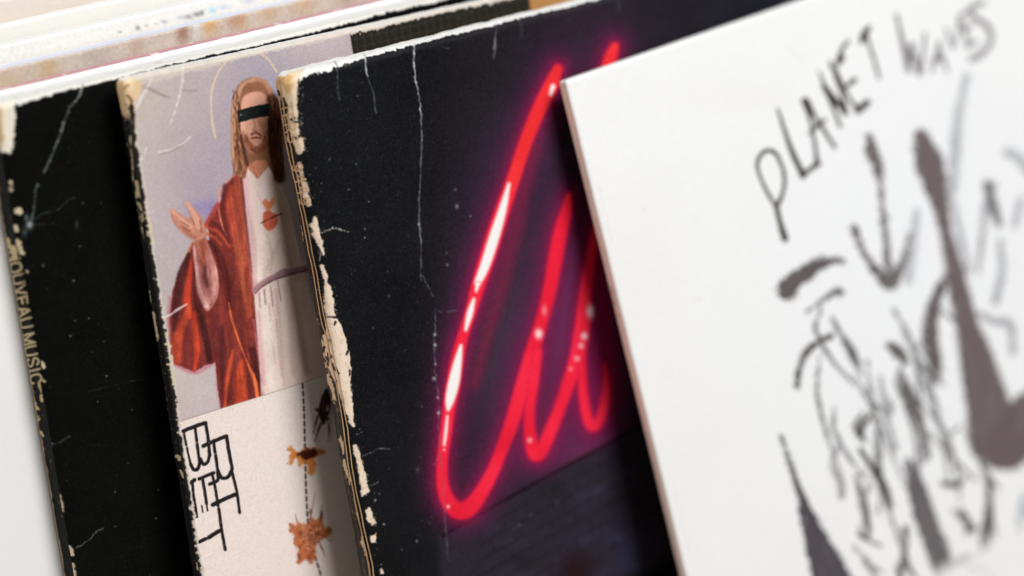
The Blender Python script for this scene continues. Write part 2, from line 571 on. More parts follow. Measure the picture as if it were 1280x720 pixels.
# stroke letters in a unit box: x to the right, y up
GLYPH = {
    'N': [[(0, 0), (0, 1)], [(0, 1), (.75, 0)], [(.75, 0), (.75, 1)]],
    'O': [[(.4, 0), (.1, .12), (0, .5), (.1, .88), (.4, 1), (.7, .88), (.8, .5), (.7, .12), (.4, 0)]],
    'U': [[(0, 1), (0, .3), (.12, .06), (.37, 0), (.62, .06), (.75, .3), (.75, 1)]],
    'V': [[(0, 1), (.38, 0)], [(.38, 0), (.76, 1)]],
    'E': [[(0, 0), (0, 1)], [(0, 1), (.6, 1)], [(0, .5), (.55, .5)], [(0, 0), (.6, 0)]],
    'A': [[(0, 0), (.38, 1)], [(.38, 1), (.76, 0)], [(.14, .34), (.62, .34)]],
    'M': [[(0, 0), (0, 1)], [(0, 1), (.42, .1)], [(.42, .1), (.84, 1)], [(.84, 1), (.84, 0)]],
    'S': [[(.66, .84), (.5, .99), (.2, .98), (.04, .78), (.14, .58), (.5, .46), (.68, .26), (.54, .04), (.2, .01), (.02, .18)]],
    'I': [[(.1, 0), (.1, 1)]],
    'C': [[(.74, .8), (.6, .97), (.36, 1), (.1, .86), (0, .5), (.1, .14), (.36, 0), (.6, .03), (.74, .2)]],
    'T': [[(0, 1), (.7, 1)], [(.35, 1), (.35, 0)]],
    'R': [[(0, 0), (0, 1)], [(0, 1), (.45, .99), (.64, .76), (.45, .5), (0, .5)], [(.4, .5), (.68, 0)]],
    '9': [[(.62, .68), (.5, .96), (.2, .98), (.02, .7), (.2, .42), (.5, .45), (.63, .68), (.58, .25), (.3, 0), (.06, .06)]],
    '4': [[(.5, 0), (.5, 1)], [(.5, 1), (0, .3)], [(0, .3), (.7, .3)]],
}
GW = {'I': .2, 'M': .84, 'O': .8, '9': .64, '4': .7, 'E': .6, 'S': .68, 'T': .7, 'R': .68}


def text_strokes(txt, org, adv, up, gap=.3, space=.5):
    """polylines of a line of writing; adv is the picture vector of one letter height along the line"""
    out = []; x = 0
    org = np.array(org, float); adv = np.array(adv, float); up = np.array(up, float)
    for ch in txt:
        if ch == ' ':
            x += space; continue
        g = [[tuple(org + adv * (x + px) + up * py) for px, py in line] for line in GLYPH[ch]]
        out.append((ch, g)); x += GW.get(ch, .75) + gap
    return out, x


# ================================================================== the table
def box_mesh(name, x0, x1, y0, y1, z0, z1, mat):
    v = [(x, y, z) for x in (x0, x1) for y in (y0, y1) for z in (z0, z1)]
    f = [(0, 1, 3, 2), (4, 6, 7, 5), (0, 4, 5, 1), (2, 3, 7, 6), (0, 2, 6, 4), (1, 5, 7, 3)]
    return link(name, v, f, mat, None, smooth=False)


table_m = paper('pale_wood', (.42, .36, .29), .5, .3, noise=.12, scale=60, bump=.1)
tb = box_mesh('table_top', -.6, .9, -.45, .75, -.03, 0, table_m); tb['kind'] = 'structure'

CREAM = (236, 228, 214)
TAN = (205, 178, 140)


def crinkle(cv, pts, wd, c, alpha=.8, seed=0, breaks=.35, h=.12):
    """a cracked crease in the lacquer: a wandering line that breaks up"""
    q = np.random.default_rng(seed)
    P = catmull(pts, 6); n = len(P)
    P = P + q.normal(0, .45, P.shape)
    i = 0
    while i < n - 1:
        L = q.integers(2, 7)
        if q.random() > breaks:
            k = P[i:i + L + 1]
            if len(k) > 1:
                ww = wd * q.uniform(.45, 1.25, len(k)) if np.isscalar(wd) else np.interp(np.linspace(i, i + len(k), len(k)) / n, np.linspace(0, 1, len(wd)), wd) * q.uniform(.6, 1.2, len(k))
                cv.stroke(k, ww, c, soft=.7, rough=.5, alpha=alpha * q.uniform(.5, 1), smooth=False, h=h)
        i += L


def rim_wear(cv, top=None, left=None, c=CREAM, seed=1, c2=None):
    """bare board along the rims; top and left are half widths in metres (value, or list over the length)"""
    n = cv.n1 * .7 + cv.n2 * .5
    c2 = c2 or tuple(x * .93 for x in c)
    for axis, prof in (('t', top), ('l', left)):
        if prof is None: continue
        d = cv.B if axis == 't' else cv.A
        along = cv.A if axis == 't' else cv.B
        ln = cv.w if axis == 't' else cv.h
        w_ = np.interp(along / ln, np.linspace(0, 1, len(prof)), prof) if np.ndim(prof) else prof
        m = sm((w_ + n * w_ * .9 - d) / .00018 + .5)
        m = m.astype(np.float32)
        cc = np.asarray(c, np.float32) / 255 * (1 - (.5 + .5 * cv.n1)[..., None] * .1)
        cv.img = cv.img * (1 - m[..., None]) + cc * m[..., None]
        cv.ht -= m * .15
#@@ART
# ================================================================== sleeve: black, "NOUVEAU MUSIC" spine
S1 = Sleeve('black_spined', (-6, 132), .0247, -.24, (100, 105), .58, .172, (50, 400), .0072, r=.0014, rc=.0020)
cv = Canvas(S1, 'front', .150, .165, .00015, (13, 14, 13), seed=3)
cv.img += (cv.n2 * 3 / 255)[..., None]
cv.grain(3)
rim_wear(cv, top=[.0012, .0006, .0005, .0006, .0007, .0007, .0006, .0006], c=(235, 233, 226))
cv.poly([(-14, 118), (18, 126), (19, 150), (17, 178), (12, 191), (2, 190), (-14, 188)], (232, 226, 208), soft=1.6, rough=2.2, h=-.15)
cv.poly([(-12, 135), (2, 136), (5, 170), (0, 186), (-12, 186)], (196, 168, 128), soft=3, rough=2)
for x, y, r_ in ((13, 228, 5), (12, 235, 4), (19, 262, 4), (23, 262, 6), (20, 284, 4.5), (22, 300, 7), (25, 310, 7), (15, 308, 4), (33, 338, 3), (52, 452, 3.5),
                 (54, 474, 3), (53, 457, 3), (62, 555, 3), (64, 557, 4)):
    cv.stroke([(x, y), (x + 1.5, y + r_ * .7)], r_, (205, 190, 160), soft=1, rough=1.8, h=-.1)
cv.stroke([(72, 612), (78, 638)], [4, 6], (214, 196, 166), soft=1, rough=1.2)
cv.stroke([(80, 663), (83, 672)], 4, (190, 170, 140), soft=1, rough=1.5)
cv.stroke([(70, 676), (78, 683), (88, 684)], 3, (200, 180, 150), soft=1, rough=1)
cv.stroke([(88, 684), (90, 692)], 6, (214, 196, 166), soft=1, rough=1.5)
cv.stroke([(91, 706), (93, 722)], 6, (214, 196, 166), soft=1, rough=1.5)
crinkle(cv, [(104, 104), (98, 122), (88, 134), (82, 148), (76, 166), (70, 182)], 3.4, (132, 140, 132), .8, 1, .05)
crinkle(cv, [(70, 182), (60, 205), (52, 222), (45, 236), (43, 258), (37, 280)], 2.6, (124, 138, 132), .75, 2, .05)
crinkle(cv, [(37, 280), (52, 268), (72, 262), (86, 250), (96, 247)], 1.4, (80, 88, 84), .6, 3, .2)
crinkle(cv, [(37, 281), (55, 280), (66, 280)], 1.4, (80, 88, 84), .5, 4, .2)
cv.blob(37, 281, 4, 5, (190, 200, 205), .8); cv.blob(33, 272, 2, 4, (150, 160, 165), .7); cv.blob(31, 290, 3, 6, (100, 110, 112), .6)
cv.blob(96, 281, 2, 6, (78, 82, 80), .6)
crinkle(cv, [(62, 557), (76, 552), (88, 545)], 1.8, (110, 108, 100), .6, 5, .1)
crinkle(cv, [(95, 685), (108, 677), (122, 664), (130, 660)], 2.0, (120, 116, 108), .7, 6, .1)
crinkle(cv, [(110, 490), (140, 482), (180, 474)], .8, (70, 72, 70), .7, 7, .3)
for x, y, r_ in ((104, 254, 1.5), (100, 308, 1.6), (54, 332, 2.2), (92, 351, 2.2), (111, 398, 1.7), (88, 420, 2), (94, 401, 1.5), (133, 470, 2.0), (122, 502, 1.5),
                 (165, 512, 1.2), (130, 427, 1.2), (144, 540 + 75, 1.6), (195, 648, 1.8), (198, 612, 1.4), (160, 579, 1), (144, 658, 1.3), (116, 440, 1)):
    cv.blob(x, y, r_ * .7, r_ * .7, (130, 138, 130), .7)
cv.specks(420, (105, 110, 104), (.3, 1.0), (.1, .6), 5)
mS1f = paper('black_sleeve_print', lin(13, 14, 13), .6, .03, cv.image(), hbump=.5)
sp = Canvas(S1, 'spine', S1.th, .165, .00007, (17, 17, 17), seed=4)
sp.grain(3)
edge = sm((.0002 + sp.n1 * .0007 - (S1.th - .0008 - sp.A)) / .0006 + .5)[..., None]
sp.img = sp.img * (1 - edge) + np.array([150, 128, 100]) / 255 * edge
sp.poly([(-40, 118), (0, 126), (0, 188), (-40, 192)], (215, 200, 170), soft=2, rough=2)
GOLD1 = (178, 162, 128)
ls, _ = text_strokes('NOUVEAU MUSIC', (9.6, 316), (2.45, 13.6), (13.2, -3.4), gap=.30, space=.38)
for x, y, wd_ in ((10, 300, 6), (14, 308, 5), (44, 505, 5), (46, 520, 4), (52, 540, 3), (17, 310, 8), (50, 480, 5), (51, 494, 5)):
    sp.stroke([(x, y), (x + 2, y + wd_ * 1.4)], wd_ * .8, (188, 168, 130), soft=.9, rough=1.6)
sp.specks(60, (150, 130, 100), (.5, 1.6), (.3, .8), 9)
mS1s = paper('black_spine_print', lin(24, 23, 22), .6, .08, sp.image(), hbump=.3)
worn_top = paper('worn_board_edge', (.78, .77, .74), .8, .1, noise=.08, bump=.5, scale=1500, band=((.5, .45, .38), 300, .66))
black_board = paper('black_board', lin(28, 28, 28), .6, .2)
build(S1, 'black sleeve with worn white corner and cream letters NOUVEAU MUSIC down its spine',
      mS1f, mS1s, worn_top, black_board, (.150, .165), lean_fine=True)
gold1 = paper('cream_ink', lin(*GOLD1), .6, .1, noise=.12)
word(S1, 'spine_lettering', ls, 2.3, gold1, 'spine', 'cream capitals NOUVEAU MUSIC on the black spine', 0)
# ================================================================== sleeve: robed figure print
S2 = Sleeve('figure_print', (155, 98.6), .0153, -.215, (380, 40), .58, .155, (205, 400), .0044, r=.0010, rc=.0020)
cv = Canvas(S2, 'front', .165, .168, .00014, (190, 177, 178), seed=6)
BG = cv
BG.blob(300, 200, 60, 110, (168, 154, 172), .55); BG.blob(255, 240, 40, 60, (162, 148, 168), .4)
BG.blob(335, 110, 40, 50, (160, 156, 180), .55); BG.blob(230, 480, 60, 70, (206, 192, 190), .9)
BG.blob(175, 130, 40, 40, (200, 188, 178), .8); BG.blob(180, 240, 25, 80, (196, 184, 184), .6); BG.blob(410, 60, 60, 30, (200, 184, 188), .8)
BG.blob(246, 262, 12, 10, (140, 125, 185), .5); BG.blob(268, 262, 16, 14, (130, 110, 180), .6)
BG.img += (cv.n2 * 5 / 255)[..., None]
# lower white part, below the picture
LOW = [(205, 533.5), (262, 515), (330, 494), (380, 478), (425, 462), (620, 390), (700, 720), (620, 900), (200, 900)]
cv.poly(LOW, (240, 226, 219), soft=.5)
cv.stroke([(205, 533.5), (262, 515), (330, 494), (380, 478), (425, 462)], .9, (150, 120, 112), soft=.6, alpha=.6, smooth=False)
cv.blob(330, 700, 80, 60, (244, 228, 220), .6)
# halo
cv.stroke([(269, 172), (265, 150), (264, 120), (270, 96), (283, 77), (300, 67), (318, 65), (334, 73), (346, 90)], 2.4, (226, 202, 176), soft=.9, alpha=.95)
# cloak
CLOAK = [(300, 212), (284, 228), (274, 256), (260, 279), (262, 300), (240, 303), (228, 330), (216, 362), (211, 400), (212, 452), (230, 460),
         (243, 465), (256, 457), (269, 453), (272, 485), (277, 513), (290, 510.5), (330, 496), (327, 470), (322, 430), (318, 380), (314, 330), (310, 290), (303, 240)]
cv.stroke([(212, 452), (243, 466), (270, 454), (273, 485), (277, 512)], 4, (205, 120, 140), soft=2.5, alpha=.8)
cv.poly(CLOAK, (118, 44, 40), soft=1.2, rough=.5)
def folds(L):
    for pts, wd_, c, so, al in L: cv.stroke(pts, wd_, c, soft=so, alpha=al, rough=.3)
folds([
    ([(300, 222), (298, 262), (302, 310), (308, 350), (311, 392)], [12, 22, 20, 15, 10], (158, 70, 50), 4, .95),
    ([(291, 235), (288, 262), (292, 292)], [8, 12, 8], (188, 78, 55), 3, .8),
    ([(297, 300), (303, 340), (306, 375)], 5, (190, 98, 60), 3, .6),
    ([(287, 305), (294, 345), (300, 395), (306, 440)], 7, (120, 48, 42), 3, .8),
    ([(275, 238), (273, 258), (277, 280), (285, 305)], 2.2, (232, 150, 130), 1.0, .9),
    ([(300, 214), (290, 222), (278, 234), (275, 242)], 2.5, (220, 140, 120), 1.0, .7),
    ([(281, 232), (279, 245)], 5, (80, 28, 34), 2, .8),
    ([(300, 216), (303, 235), (306, 262), (310, 300), (315, 340)], 2.6, (58, 20, 22), 1.2, .9),
    ([(272, 256), (264, 270), (257, 282)], 6, (172, 62, 52), 2, .9),
    ([(258, 284), (272, 290), (283, 302), (287, 308)], 4.0, (205, 84, 56), 1.6, .9),
    ([(258, 292), (268, 297), (276, 305)], 3.2, (210, 92, 60), 1.6, .9),
    ([(266, 278), (276, 286), (286, 303)], 2.4, (70, 20, 26), 1.2, .9),
    ([(264, 304), (276, 325), (284, 352), (286, 384)], [5, 9, 8, 5], (54, 16, 20), 2.5, .9),
    ([(274, 316), (281, 345), (283, 390)], 4, (108, 38, 40), 2, .7),
    ([(240, 304), (233, 322), (227, 342)], 3, (225, 150, 110), 1.4, .9),
    ([(236, 318), (226, 345), (220, 385), (217, 412)], [4, 10, 9, 5], (62, 24, 28), 2, .95),
    ([(212, 372), (211, 405), (214, 440)], 4, (180, 110, 112), 2, .6),
    ([(239, 325), (236, 350), (234, 375), (237, 395)], [3, 6, 8, 8], (214, 62, 38), 1.8, .95),
    ([(236, 385), (229, 405), (222, 425), (222, 452)], [7, 9, 12, 8], (208, 78, 46), 3, .9),
    ([(243, 392), (245, 420), (246, 442), (243, 462)], [6, 7, 7, 4], (226, 70, 42), 2, .95),
    ([(236, 410), (235, 435), (237, 455)], 6, (120, 40, 40), 2.5, .7),
    ([(246, 330), (242, 352), (246, 385), (254, 395)], 3, (60, 20, 22), 1.4, .8),
    ([(252, 398), (258, 425), (262, 450)], 8, (52, 20, 22), 2.5, .95),
    ([(270, 395), (266, 420), (270, 445)], 9, (105, 40, 42), 3.5, .8),
    ([(276, 410), (276, 440), (279, 470), (283, 500)], 7, (66, 24, 28), 2.5, .85),
    ([(291, 438), (286, 462), (282, 490), (281, 511)], [2, 6, 5, 4], (232, 92, 50), 1.6, .95),
    ([(284, 455), (280, 480), (278, 506)], 2.5, (140, 40, 60), 1.4, .7),
    ([(303, 452), (300, 475), (302, 503)], [6, 15, 15], (214, 78, 42), 3.5, .95),
    ([(311, 470), (313, 498)], 5, (90, 32, 30), 2, .8),
    ([(294, 470), (293, 500)], 3, (130, 45, 38), 2, .7),
    ([(312, 425), (318, 450), (324, 480), (327, 495)], 9, (52, 18, 22), 2.5, .95),
    ([(286, 378), (290, 400), (300, 430), (310, 456), (318, 474), (322, 496)], [1.5, 2.8, 2.6, 2.2, 5, 5], (238, 118, 64), 1.0, .95),
    ([(317, 400), (322, 440), (328, 490)], 2, (205, 130, 140), 1.2, .6),
    ([(300, 385), (306, 410), (312, 430)], 9, (132, 54, 42), 3.5, .7),
])
# sleeve lining and hand
LINING = [(241, 302), (246, 330), (247, 355), (251, 378), (258, 389), (266, 383), (273, 365), (272, 340), (264, 315), (256, 298)]
cv.poly(LINING, (196, 136, 130), soft=1.4, smooth=True)
folds([([(242, 308), (246, 340), (250, 366), (258, 383)], [3, 4, 6, 6], (232, 198, 192), 1.4, .95),
       ([(262, 320), (268, 342), (268, 362), (262, 378)], [4, 6, 6, 5], (212, 160, 152), 2, .8),
       ([(256, 325), (256, 345), (259, 358)], [3, 5, 5], (92, 50, 52), 2.4, .85),
       ([(247, 284), (251, 305), (253, 330)], [16, 14, 8], (170, 96, 76), 2, .95),
       ([(244, 288), (247, 306), (249, 322)], 4, (196, 132, 108), 2, .7)])
HAND = [(212, 260), (219, 263), (229, 270), (235, 273), (238, 268), (232, 256), (234, 252), (241, 259), (248, 266), (255, 279), (257, 293), (249, 300), (239, 299), (229, 292), (220, 283), (214, 272)]
cv.poly(HAND, (196, 134, 112), soft=1.1, smooth=True)
folds([([(238, 284), (226, 274), (214, 262)], [7, 6, 4.5], (222, 162, 140), 1.0, .9),
       ([(241, 291), (231, 284), (219, 272)], [6.5, 6, 4], (204, 140, 118), 1.0, .9),
       ([(243, 296), (236, 292), (227, 283)], [6, 5, 3.5], (176, 112, 92), 1.0, .9),
       ([(249, 283), (242, 267), (234, 254)], [8, 6.5, 4.5], (224, 166, 144), 1.0, .9),
       ([(236, 283), (226, 277)], 1.0, (120, 66, 58), .8, .8), ([(238, 289), (229, 284)], 1.0, (120, 66, 58), .8, .8),
       ([(243, 280), (239, 272)], 1.3, (130, 74, 68), .8, .7), ([(250, 276), (252, 290)], 2, (140, 78, 62), 1.2, .7)])
# tunic
TUNIC = [(303, 214), (310, 207), (321, 222), (336, 206), (346, 214), (362, 260), (378, 330), (398, 400), (408, 470), (380, 478), (326, 495.5), (325, 470), (322, 420), (318, 370),
         (313, 310), (307, 255)]
cv.poly(TUNIC, (238, 214, 204), soft=1.2)
folds([([(306, 222), (311, 270), (317, 330), (320, 365)], 7, (214, 168, 176), 4, .8),
       ([(344, 225), (355, 270), (366, 320), (372, 345)], 16, (205, 178, 160), 7, .8),
       ([(328, 300), (326, 325), (322, 345)], 8, (240, 222, 208), 5, .7), ([(330, 235), (328, 262)], 7, (238, 218, 220), 4, .7),
       ([(350, 300), (338, 325), (330, 345)], 4, (204, 180, 168), 3, .5),
       ([(323, 390), (326, 430), (330, 480)], 4, (216, 160, 168), 3, .7), ([(330, 372), (336, 420), (340, 486)], 9, (240, 226, 216), 5, .8),
       ([(345, 362), (349, 400), (352, 440), (355, 482)], 3, (206, 180, 168), 2.5, .6), ([(356, 358), (362, 400), (368, 470)], 5, (222, 188, 180), 3, .6),
       ([(362, 352), (372, 400), (384, 465)], 9, (196, 168, 154), 5, .7), ([(336, 380), (338, 400)], 2, (200, 170, 168), 1.5, .6),
       ([(330, 362), (332, 380)], 1.8, (150, 116, 116), 1.2, .8), ([(338, 358), (341, 382)], 1.6, (160, 128, 126), 1.2, .8), ([(347, 352), (351, 376)], 1.8, (158, 124, 122), 1.2, .8), ([(324, 366), (325, 384)], 1.6, (170, 120, 130), 1.2, .8), ([(345, 400), (352, 470)], 2, (196, 168, 160), 2, .7), ([(341, 430), (344, 455)], 1.6, (200, 172, 160), 1.5, .6),
       ([(317, 363), (328, 354), (341, 347), (355, 342), (366, 339), (384, 335)], [4, 6, 6.5, 7, 7, 7], (158, 118, 122), 2.2, .9),
       ([(319, 366), (329, 357), (342, 350), (356, 345), (367, 342), (384, 338)], [1.5, 2.4, 2, 2.6, 2, 2], (100, 62, 74), 1.3, .85),
       ([(346, 342), (352, 338), (358, 337)], 2.2, (118, 80, 90), 1.5, .6), ([(308, 262), (318, 300), (320, 340)], 3, (206, 176, 170), 2.5, .6), ([(333, 292), (340, 318), (338, 340)], 2, (208, 180, 170), 2, .6), ([(322, 240), (330, 262)], 1.5, (206, 176, 172), 1.5, .5), ([(350, 262), (358, 300), (364, 332)], 2, (190, 160, 146), 2, .6)])
# brushy cloth shading inside cloak and tunic
def cloth(cv, P_, amt, tint, cx=.0022, seed=60):
    q_ = np.asarray(P_, float); k = cv.box(q_, 2)
    U = cv.U[k]; V = cv.V[k]
    ins = np.zeros(U.shape, bool)
    for i in range(len(q_)):
        x0, y0 = q_[i]; x1, y1 = q_[(i + 1) % len(q_)]
        if y1 != y0: ins ^= ((y0 > V) != (y1 > V)) & (U < (x1 - x0) * (V - y0) / (y1 - y0) + x0)
    h_, w_ = U.shape
    st = fbm(h_, w_, cx / cv.res, seed, 4)
    # stretch along the hang of the cloth
    st2 = np.zeros_like(st); n_ = 26
    for j in range(n_):
        st2 += np.roll(np.roll(st, j * 2, 0), -(j // 9), 1)
    st2 = st2 / n_; st2 /= st2.std() + 1e-6
    st1 = st / (st.std() + 1e-6)
    m = ins[..., None] * (st2 * amt + st1 * amt * .25)[..., None] * np.asarray(tint, np.float32) / 255
    cv.img[k] = cv.img[k] * np.clip(1 + m, .3, 1.7)


cloth(cv, CLOAK, 1, (22, 28, 28), .0020, 61); cloth(cv, CLOAK, 1, (16, 20, 20), .0008, 65)
cv.poly(CLOAK, (150, 62, 52), soft=3, alpha=.22)
cloth(cv, TUNIC, 1, (4, 4.5, 5), .0020, 63); cloth(cv, LINING, 1, (14, 18, 18), .0012, 64)
# neck, face, hair
cv.poly([(306, 185), (330, 180), (336, 206), (321, 223), (309, 210)], (206, 134, 104), soft=1.6)
folds([([(312, 200), (321, 222)], 1.0, (150, 84, 66), .8, .6), ([(336, 206), (322, 223)], 1.0, (150, 84, 66), .8, .6), ([(308, 192), (316, 198), (326, 196)], 4, (170, 100, 76), 3, .7)])
HAIR = [(314, 97), (302, 102), (293, 116), (289, 140), (289, 180), (291, 208), (297, 221), (306, 222), (312, 204), (330, 200), (338, 212), (352, 226), (352, 150), (344, 122), (335, 105), (324, 98)]
cv.poly(HAIR, (150, 100, 74), soft=1.6, smooth=True, rough=.6)
cv.poly([(301, 130), (305, 120), (316, 115), (328, 116), (335, 126), (336, 150), (334, 172), (328, 186), (320, 192), (311, 189), (304, 176), (299, 152)], (226, 168, 144), soft=1.8, smooth=True)
folds([([(318, 99), (304, 106), (297, 120), (294, 140)], 5, (214, 164, 136), 2.5, .9), ([(322, 99), (332, 104), (339, 118)], 5, (196, 142, 112), 2.5, .9),
       ([(304, 112), (310, 104), (313, 112)], 2.5, (140, 86, 58), 1.5, .8), ([(292, 128), (290, 158), (291, 190), (295, 212)], 3, (206, 158, 128), 1.6, .9),
       ([(297, 150), (296, 178), (300, 205), (303, 216)], 4, (96, 56, 40), 2, .8), ([(294, 170), (293, 195), (299, 214)], 1.6, (214, 160, 122), 1.2, .8),
       ([(301, 170), (305, 190), (309, 206)], 4, (70, 38, 28), 2, .85), ([(298, 195), (304, 208), (301, 219)], 2, (186, 126, 92), 1.2, .8),
       ([(340, 125), (343, 160), (344, 190), (350, 222)], 13, (66, 34, 26), 4, .95), ([(338, 170), (341, 195), (346, 212)], 4, (128, 70, 48), 2, .7),
       ([(336, 150), (337, 175), (340, 196)], 3, (58, 28, 22), 1.5, .7),
       ([(305, 166), (311, 181), (320, 188), (329, 182), (333, 166)], [4, 8, 9, 8, 4], (140, 78, 54), 3, .9),
       ([(314, 168), (320, 166), (327, 170)], 2.5, (112, 58, 42), 1.5, .9), ([(314, 173), (321, 172), (326, 173)], 2.2, (128, 56, 50), 1, .9),
       ([(316, 186), (321, 190), (326, 186)], 4, (120, 64, 46), 2, .6), ([(318, 177), (323, 177)], 2, (206, 140, 116), 1.2, .7),
       ([(317, 150), (319, 158), (316, 162)], 2, (184, 116, 92), 1.4, .8), ([(316, 163), (321, 164)], 1.4, (130, 70, 56), 1, .7),
       ([(324, 150), (328, 160), (331, 172)], 6, (196, 122, 94), 3, .7), ([(303, 156), (306, 166)], 4, (234, 184, 160), 3, .7)])
q = np.random.default_rng(44)
for i in range(170):     # strands
    t_ = q.uniform(0, 1); side = q.integers(0, 2)
    if side == 0: x0, y0 = 291 + 9 * q.uniform(), 112 + 92 * t_
    else: x0, y0 = 337 + 12 * q.uniform() + 6 * t_, 118 + 90 * t_
    L_ = q.uniform(8, 22); wv = q.uniform(-2, 2)
    cc_ = [(222, 172, 136), (120, 70, 46), (84, 48, 34), (186, 126, 90), (64, 36, 28)][q.integers(0, 5)] if side == 0 else [(52, 28, 22), (96, 54, 38), (140, 88, 62)][q.integers(0, 3)]
    cv.stroke([(x0, y0), (x0 + wv, y0 + L_ / 2), (x0 - wv * .5, y0 + L_)], q.uniform(.7, 1.8), cc_, soft=.7, alpha=.55)
for i in range(110):     # beard stubble
    a_ = q.uniform(0, math.pi); r_ = q.uniform(.7, 1.05)
    x0, y0 = 319 + math.cos(a_) * 13 * r_, 170 + math.sin(a_) * 18 * r_
    cv.stroke([(x0, y0), (x0 + q.uniform(-1, 1), y0 + q.uniform(1, 4))], q.uniform(.7, 1.5), [(104, 56, 38), (184, 118, 88), (136, 80, 56)][q.integers(0, 3)], soft=.7, alpha=.5)
cv.poly([(296.5, 138.5), (316, 133), (336.5, 129), (337, 144.5), (318, 148), (298, 153.5)], (22, 28, 27), soft=.6, rough=.4)
cv.blob(301, 143.5, 1.2, 1, (180, 195, 190), .9); cv.blob(306, 143, 3, 3, (60, 66, 64), .4); cv.blob(321, 139, 1, 3, (44, 58, 55), .6)
# plain orange ornament on the tunic
cv.poly([(329, 266), (334, 263), (341, 266), (346, 268), (347, 278), (341, 287), (334, 288), (329, 280)], (214, 106, 78), soft=1.6, smooth=True, rough=.8)
cv.poly([(328, 252), (332, 248), (336, 252), (342, 246), (343, 254), (337, 262), (331, 260)], (232, 138, 98), soft=1.4, smooth=True, rough=.6)
cv.stroke([(326, 279), (334, 275), (342, 271), (352, 267)], 1.8, (110, 52, 44), soft=.8, rough=.7)
# lower print: dashes, stains
cv.poly(LOW, (240, 226, 219), soft=.5); cv.blob(330, 700, 80, 60, (244, 228, 220), .6)
cv.stroke([(205, 533.5), (262, 515), (330, 494), (380, 478), (425, 462)], .9, (150, 120, 112), soft=.6, alpha=.6, smooth=False)
DASH = catmull([(378, 480), (380, 520), (381, 560), (382, 600), (384, 645), (387, 665), (392, 690), (400, 716), (404, 735)], 12)
seg = np.r_[0, np.cumsum(np.linalg.norm(np.diff(DASH, axis=0), axis=1))]
dashes = []
for t in np.arange(0, seg[-1] - 6, 9.4):
    p = [(float(np.interp(tt, seg, DASH[:, 0])), float(np.interp(tt, seg, DASH[:, 1]))) for tt in (t, t + 5.2)]
    dashes.append(p); cv.stroke(p, 2.2, (36, 27, 27), soft=.45, smooth=False)
STAIN1 = [(359, 561), (363, 559), (367, 564), (372, 565), (377, 562), (382, 559), (388, 560), (394, 560), (400, 562), (407, 564), (403, 567), (397, 570), (394, 573), (393, 580), (392, 589), (389, 593), (385, 590), (384, 580), (380, 577), (377, 583), (374, 582), (374, 574), (369, 571), (366, 575), (364, 581), (361, 580), (361, 572), (363, 566)]
cv.poly(STAIN1, (226, 158, 96), soft=3.2, rough=2.6, alpha=.7)
cv.poly(STAIN1, (214, 124, 52), soft=1.6, rough=2.8, alpha=.85)
cv.poly([(371, 567), (379, 562), (388, 560), (397, 564), (395, 570), (386, 574), (377, 572)], (66, 24, 14), soft=2.2, rough=1.6, smooth=True)
cv.blob(388, 586, 4, 6, (214, 120, 52), .5)
STAIN2 = [(361, 655), (368, 656), (374, 652), (381, 655), (388, 648), (396, 650), (402, 644), (404, 656), (412, 661), (415, 668), (405, 673), (397, 676), (394, 684), (394, 698), (387, 705), (383, 697), (378, 703), (371, 704), (373, 692), (368, 680), (367, 670), (362, 663)]
cv.poly(STAIN2, (200, 116, 76), soft=1.0, rough=2.4)
q = np.random.default_rng(4)
for i in range(150):
    x, y = q.normal(388, 9), q.normal(672, 10)
    a_ = q.uniform(0, 6.28); L_ = q.uniform(1, 4)
    if not (366 < x < 406 and 652 < y < 700): continue
    cv.stroke([(x, y), (x + math.cos(a_) * L_, y + math.sin(a_) * L_)], q.uniform(.6, 1.8), [(120, 58, 36), (232, 168, 128), (244, 196, 160), (168, 84, 50), (96, 40, 26)][q.integers(0, 5)], soft=.7, alpha=.7)
for pts in ([(387, 650), (390, 636), (394, 616)], [(400, 652), (402, 640), (403, 630)], [(366, 660), (362, 654)], [(404, 668), (412, 676), (415, 672)], [(374, 700), (372, 692)], [(371, 651), (369, 642)],
            [(398, 676), (405, 690)], [(400, 682), (407, 696)]):
    cv.stroke(pts, [1.6, 1.0, .5] if len(pts) == 3 else [1.4, .6], (120, 60, 40), soft=.7, alpha=.8)
cv.blob(402, 643, 2, 4, (70, 26, 18), .9); cv.blob(388, 640, 2, 3, (90, 36, 24), .8)
for x, y, rx, ry in ((376, 668, 4, 5), (392, 676, 4, 5), (374, 696, 3, 4), (386, 697, 3, 5), (410, 664, 4, 3)): cv.blob(x, y, rx, ry, (122, 56, 34), .55)
# dark knotted cord, mostly under the next sleeve
KNOT = [([(408, 488), (405, 500), (403, 516), (404, 528)], [5, 10, 9, 5]), ([(404, 528), (410, 514), (412, 500), (408, 488)], 3.5), ([(400, 514), (395, 526), (391, 542)], [2, 1.6, 1]),
        ([(401, 528), (396, 542), (393, 552)], [2, 1.4, 1]), ([(408, 522), (411, 536), (410, 552)], [2, 1.5, 1]), ([(396, 512), (404, 520), (410, 524)], 3)]
for pts, wd_ in KNOT: cv.stroke(pts, wd_, (56, 34, 26), soft=.9, rough=.6)
cv.stroke([(404, 495), (403, 512)], 2, (120, 84, 64), soft=1, alpha=.6)
